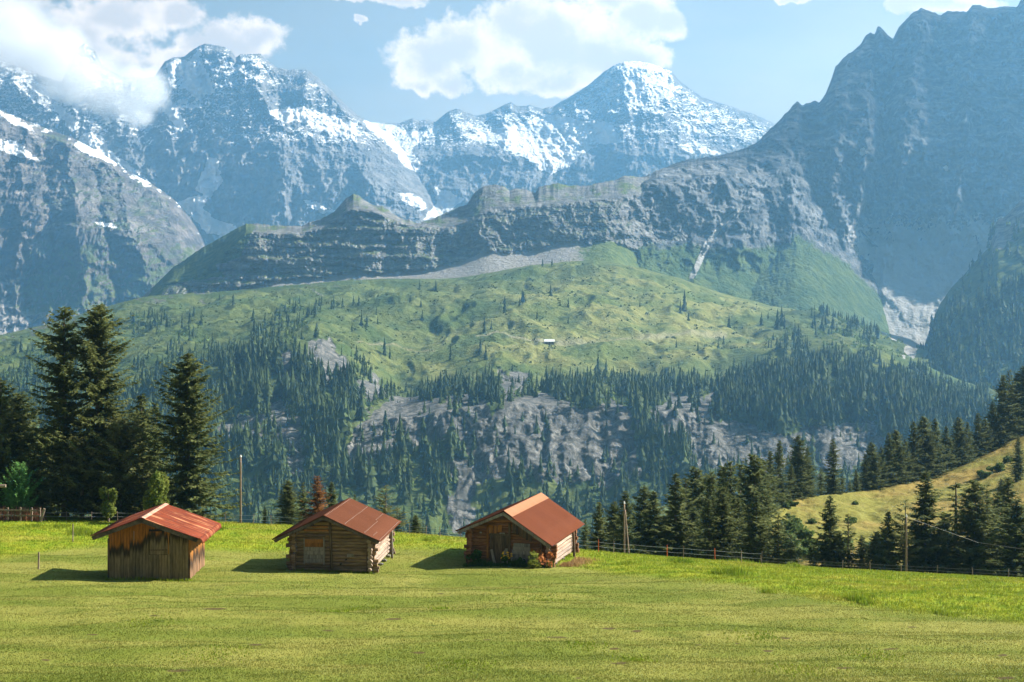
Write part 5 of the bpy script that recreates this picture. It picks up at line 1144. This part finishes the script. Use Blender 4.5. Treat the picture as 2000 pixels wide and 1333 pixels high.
# ------------------------------------------------------------------ grass, weeds and flowers
def blades(name, X, Y, h, w, lean, mat, seed, attrs=None):
    rs_ = np.random.RandomState(seed); n = len(X); Z = ground_z(X, Y); th = rs_.rand(n)*6.283
    d = np.stack([np.cos(th), np.sin(th), 0*th], -1); s = np.stack([-np.sin(th), np.cos(th), 0*th], -1)
    b0 = np.stack([X, Y, Z-.01], -1); top = b0 + d*(h*lean)[:, None]; top[:, 2] += h
    V = np.stack([b0-s*w[:, None], b0+s*w[:, None], top], 1).reshape(-1, 3)
    at_ = {k: np.repeat(v, 3) for k, v in (attrs or {}).items()}
    o = link(name, np_mesh(name, V, np.arange(3*n).reshape(-1, 3), False, at_), mat); o['kind'] = 'stuff'; return o
def blade_mat():
    m, t, out = new_mat('grass_blades'); p = t.pos(); fl = t.map(p, (1, 1, 0.2))
    strip = t.noise(t.map(p, (0.11, 0.25, 0.1), rot=(0, 0, 0.22)), 1.0, 6, 0.62, 0.5); pat = t.noise(fl, 0.16, 4, 0.6); mid = t.noise(fl, 0.9, 6, 0.7)
    isl = t.n('ShaderNodeNewGeometry').outputs['Random Per Island']
    mown = t.mix(t.step(strip, 0.34, 0.66), (0.128, 0.154, 0.022), (0.232, 0.224, 0.052))
    mown = t.mix(t.step(pat, 0.5, 0.7, 0, 0.6), mown, (0.130, 0.160, 0.022)); mown = t.mix(t.step(mid, 0.54, 0.70, 0, 0.7), mown, (0.080, 0.100, 0.016))
    lushc = t.mix(t.step(mid, 0.35, 0.65), (0.148, 0.215, 0.011), (0.265, 0.285, 0.024))
    lushc = t.mix(t.step(pat, 0.52, 0.68, 0, 0.6), lushc, (0.33, 0.29, 0.05))
    c = t.mix(t.attr('lush').outputs['Fac'], mown, lushc)
    c = t.mix(isl, t.mix(1.0, c, (0.62, 0.68, 0.6), 'MULTIPLY'), t.mix(1.0, c, (1.25, 1.2, 1.2), 'MULTIPLY'))
    finish(t, out, c, 0.7, None, 0.15, trans=0.35); return m
M_blade = blade_mat()
rs = np.random.RandomState(9)
def scatter(n, y0, y1, px0=-260, px1=2420, power=1.0):
    Y = y0+(y1-y0)*rs.rand(n)**power; px = px0+(px1-px0)*rs.rand(n); X = (px-CX)/F*Y; k = Y < np.interp(px, CREST[:, 0], CREST[:, 1])+4; return X[k], Y[k]
LE = np.array(LUSH_EDGE, float)
def lushness(X, Y):
    Z = ground_z(X, Y); px = CX+F*X/Y; py = CY-F*Z/Y
    return sstep(np.interp(px, LE[:, 0], LE[:, 1])-py + 5*fbm(X/3, Y/4, 4, 0.6, 210), -9, 9)
X, Y = scatter(1130000, 38, 118, power=1.25)
lu = lushness(X, Y); tall = 0.5+0.5*fbm(X/1.6, Y/1.8, 4, 0.6, 301)
keep = rs.rand(len(X)) < 0.55+0.45*tall; X, Y, lu, tall = X[keep], Y[keep], lu[keep], tall[keep]
Zb = ground_z(X, Y); pxb = CX+F*X/Y; pyb = CY-F*Zb/Y; bare = np.zeros(len(X))
for bx, by, rx_, ry_ in DIRT: bare = np.maximum(bare, np.exp(-(((pxb-bx)/rx_)**2+((pyb-by)/ry_)**2)))
keep = rs.rand(len(X)) > 0.85*sstep(bare + 0.8*fbm(X/.6, Y/.6, 3, .6, 303), 0.25, 0.75); X, Y, lu, tall = X[keep], Y[keep], lu[keep], tall[keep]
h = (0.030+0.05*tall*rs.rand(len(X)))*(1-lu) + lu*(0.06+0.20*np.clip(tall, 0, 1)**1.5*rs.rand(len(X)))
blades('grass', X, Y, h, 0.008+0.010*rs.rand(len(X))+Y*0.00008, 0.9*rs.rand(len(X)), M_blade, 10, {'lush': lu})
# taller tussocks and broad-leaved weeds
TUS = [(1195,1100,26,.30),(1170,1098,20,.25),(1225,1103,18,.22),(1330,1098,26,.25),(1435,1122,30,.35),(1440,1102,34,.3),(1355,1118,14,.3),(1400,1122,12,.25),(1550,1108,14,.3),(1675,1170,26,.3),(1690,1178,20,.25),(1500,1158,18,.2),(1520,1185,16,.15),(1850,1200,24,.2),(345,1054,14,.3),(395,1046,10,.3),(160,1042,26,.35),(205,1046,24,.35),(230,1036,20,.3),(120,1030,18,.25),(60,1030,20,.2),(425,1035,14,.3),(835,1056,14,.2),(495,1040,16,.2),(860,1190,24,.12),(655,1196,40,.10),(1240,1290,40,.10),(1140,1260,40,.10),(1480,1245,60,.09),(700,1190,50,.08),(300,1215,60,.08),(1700,1280,60,.09),(1050,1170,60,.08),(420,1280,80,.08),(900,1300,80,.08),(1560,1310,80,.08)]
xs, yss, hh = [], [], []
for px, row, rpx, ht in TUS:
    Yc = np.linspace(36, 118, 800); Xc = (px-CX)/F*Yc; rows = CY-F*ground_z(Xc, Yc)/Yc; Y0 = float(Yc[np.argmin(np.abs(rows-row))]); rad = rpx/F*Y0; n = int((500 if ht > .13 else 150)*min(rad, 1.4)**1.3)+40
    q = rs.randn(n, 2)*0.5; xs.append((px-CX)/F*Y0+q[:, 0]*rad); yss.append(Y0+q[:, 1]*rad*1.6); hh.append(ht*(0.5+.8*rs.rand(n)))
xs, yss, hh = np.concatenate(xs), np.concatenate(yss), np.concatenate(hh)
M_tuft = needle_mat('tussock_blades', (0.10, 0.165, 0.008), (0.19, 0.23, 0.016), 0.4, 1.0)
blades('weeds', xs, yss, hh, 0.02+.02*rs.rand(len(xs)), 0.7*rs.rand(len(xs)), M_tuft, 12)
# weeds and flowers around the rightmost hut
M_weed = needle_mat('weed_leaves', (0.035, 0.075, 0.012), (0.07, 0.125, 0.025), 0.35, 3); M_yel = plain('yellow_petals', (0.75, 0.42, 0.03)); M_wh = plain('white_petals', (0.75, 0.73, 0.68)); M_rusty = needle_mat('rusty_leaves', (0.30, 0.10, 0.03), (0.46, 0.20, 0.06), 0.4, 3); M_lime = needle_mat('lime_leaves', (0.16, 0.19, 0.03), (0.27, 0.27, 0.05), 0.4, 3)
M_drygrass = needle_mat('dry_red_grass', (0.22, 0.125, 0.05), (0.34, 0.21, 0.085), 0.4, 1.0); M_firew = needle_mat('fireweed_leaves', (0.26, 0.09, 0.06), (0.38, 0.20, 0.10), 0.4, 1.0)
n = 1300; lx_ = rs.uniform(-2.6, 2.7, n); ly_ = -.35-np.abs(rs.randn(n))*.35; pts = np.array([hut_local(h3, a_, b_, 0) for a_, b_ in zip(lx_, ly_)])
blades('weeds', pts[:, 0], pts[:, 1], .18+.38*rs.rand(n)*(0.6+0.4*np.sin(lx_*3)), .025+.03*rs.rand(n), .8*rs.rand(n), M_weed, 14)
def herb(name, label, root, x, y, sc_, mat, k, cat, flower=None):
    loc = hut_local(root, x, y, 0); g_ = float(ground_z(loc[0], loc[1])[0]); me = withmat(leaf_crown(.42, .36, .36, 370+k, 260, .075, 6), mat)
    r = thing(name, label, cat, (loc[0], loc[1], g_-.04), k, None, sc_); c = bpy.data.objects.new('foliage', me); COL.objects.link(c); c.parent = r
    if flower:
        mb = MB()
        for i in range(14):
            a_ = rs1.uniform(0, 6.28); q = Vector((math.cos(a_)*rs1.uniform(.1, .42), math.sin(a_)*rs1.uniform(.1, .36), rs1.uniform(.45, .9))); mb.box(q, (.09, .09, .05), (rs1.uniform(-.6, .6), rs1.uniform(-.6, .6), 0))
        mb.build('blossom', flower, r)
herb('flowering_plant', 'yellow flowering plant before the door of the rightmost hut', h3, -.05, -.8, 1.0, M_weed, 1, 'plant', M_yel)
herb('bush', 'rusty orange bush at the front right corner of the rightmost hut', h3, 2.25, -.75, 1.5, M_rusty, 2, 'bush')
herb('bush', 'yellow-green bush left of the rusty orange one at the rightmost hut', h3, 1.75, -1.1, 1.5, M_lime, 3, 'bush')
herb('bush', 'dark green weedy bush at the left front corner of the rightmost hut', h3, -2.1, -.6, 1.4, M_weed, 4, 'bush')
herb('weed', 'dark leafy weed below the grey panel of the rightmost hut', h3, .9, -.7, .9, M_weed, 5, 'plant')
n = 1500; lx_ = 2.9+np.abs(rs.randn(n))*.55; ly_ = rs.uniform(.2, 5.5, n); pts = np.array([hut_local(h3, a_, b_, 0) for a_, b_ in zip(lx_, ly_)])
blades('dry_grass', pts[:, 0], pts[:, 1], .08+.22*rs.rand(n), .015+.015*rs.rand(n), .8*rs.rand(n), M_drygrass, 15)
n = 900; X = (rs.uniform(-30, 84, n)-CX)/F*109.2; Y = 109.2+rs.randn(n)*.5; blades('weeds', X, Y, .5+.75*rs.rand(n), .03+.03*rs.rand(n), .4*rs.rand(n), M_firew, 16)
n = 500; lx_ = rs.uniform(-2.2, 2.4, n); ly_ = -.08-np.abs(rs.randn(n))*.18
for hh_ in (h1, h2):
    pts = np.array([hut_local(hh_, a_, b_, 0) for a_, b_ in zip(lx_, ly_)]); blades('weeds', pts[:, 0], pts[:, 1], .06+.16*rs.rand(n), .015+.02*rs.rand(n), .8*rs.rand(n), M_tuft, 17)
# ------------------------------------------------------------------ cloud hanging on the left-hand peaks
def low_cloud():
    m, t, out = new_mat('cloud_vapour'); p = t.pos()
    PUFF = [(60,100,110,70),(150,150,120,66),(225,185,90,62),(285,175,65,50),(265,222,38,30),(20,60,110,80),(120,95,75,55)]
    w = t.vmath('SCALE', t.vmath('SUBTRACT', t.noise(p, 0.0078, 4, .6, col=True), (.5, .5, .5))); w.node.inputs['Scale'].default_value = 130
    q = t.vmath('ADD', p, w); acc = None; Yc = 4880.0
    for (px, py, rx, ry) in PUFF:
        c = at(px, py, Yc); k = Yc/F; r_ = (rx*k, 115.0, ry*k)
        v = t.math('SUBTRACT', 1.0, t.vmath('LENGTH', t.vmath('MULTIPLY', t.vmath('SUBTRACT', q, tuple(float(u) for u in c)), tuple(1/u for u in r_))))
        acc = v if acc is None else t.math('SMOOTH_MAX', acc, v, 0.2)
    den = t.math('ADD', acc, t.math('MULTIPLY', t.math('SUBTRACT', t.noise(p, 0.0156, 5, .62), .5), 0.9))
    den = t.math('MULTIPLY', t.step(den, 0.0, 0.6), 0.010)
    v = t.n('ShaderNodeVolumePrincipled', {'Color': (1, 1, 1, 1), 'Density': den, 'Anisotropy': 0.2})
    t.L.new(v.outputs[0], out.inputs['Volume'])
    a_, b_ = at(-160, 262, Yc), at(372, -40, Yc)
    V = [(x, y, z_) for x in (a_[0], b_[0]) for y in (Yc-145, Yc+145) for z_ in (a_[2], b_[2])]
    o = link('clouds', np_mesh('clouds', np.array(V), np.array([(0, 1, 3, 2), (4, 6, 7, 5), (0, 4, 5, 1), (2, 3, 7, 6), (0, 2, 6, 4), (1, 5, 7, 3)]), False), m); o['kind'] = 'stuff'
    m.cycles.volume_step_rate = 0.6
low_cloud()
# ------------------------------------------------------------------ cumulus added above the valley, out of view, to shade the massif
def shade_cloud():
    m, t, out = new_mat('shade_cloud_vapour')
    v = t.n('ShaderNodeVolumePrincipled', {'Color': (1, 1, 1, 1), 'Density': 0.0042, 'Anisotropy': 0.2}); t.L.new(v.outputs[0], out.inputs['Volume'])
    rs_ = np.random.RandomState(4); n, k = 160, 40; th = np.linspace(0, 2*np.pi, n, endpoint=False); ph = np.linspace(-np.pi/2, np.pi/2, k)
    T_, P_ = np.meshgrid(th, ph); r = 1+0.28*fbm(np.cos(T_)*2.2+4, np.sin(T_)*2.2+P_*1.3, 5, .55, 601)
    V = np.stack([2330+600*np.cos(P_)*np.cos(T_)*r, 3600+560*np.cos(P_)*np.sin(T_)*r, 1760+np.where(P_ > 0, 190, 110)*np.sin(P_)*r], -1).reshape(-1, 3)
    i = np.arange(n*k).reshape(k, n); j = np.roll(i, -1, 1)
    o = link('clouds', np_mesh('clouds', V, np.stack([i[:-1], j[:-1], j[1:], i[1:]], -1).reshape(-1, 4)), m); o['kind'] = 'stuff'
shade_cloud()
# ------------------------------------------------------------------ haze: one even box of air round everything
def haze():
    m, t, out = new_mat('haze_air')
    v = t.n('ShaderNodeVolumePrincipled', {'Color': (0.27, 0.63, 1.0, 1), 'Density': 1.25e-4, 'Anisotropy': 0.6})
    t.L.new(v.outputs[0], out.inputs['Volume'])
    x0, x1, y0, y1, z0, z1 = -3400, 2900, -300, 6650, -500, 1320
    V = [(x, y, z) for x in (x0, x1) for y in (y0, y1) for z in (z0, z1)]
    fs = [(0, 1, 3, 2), (4, 6, 7, 5), (0, 4, 5, 1), (2, 3, 7, 6), (0, 2, 6, 4), (1, 5, 7, 3)]
    o = link('haze', np_mesh('haze', np.array(V), np.array(fs), False), m); o['kind'] = 'stuff'
haze()
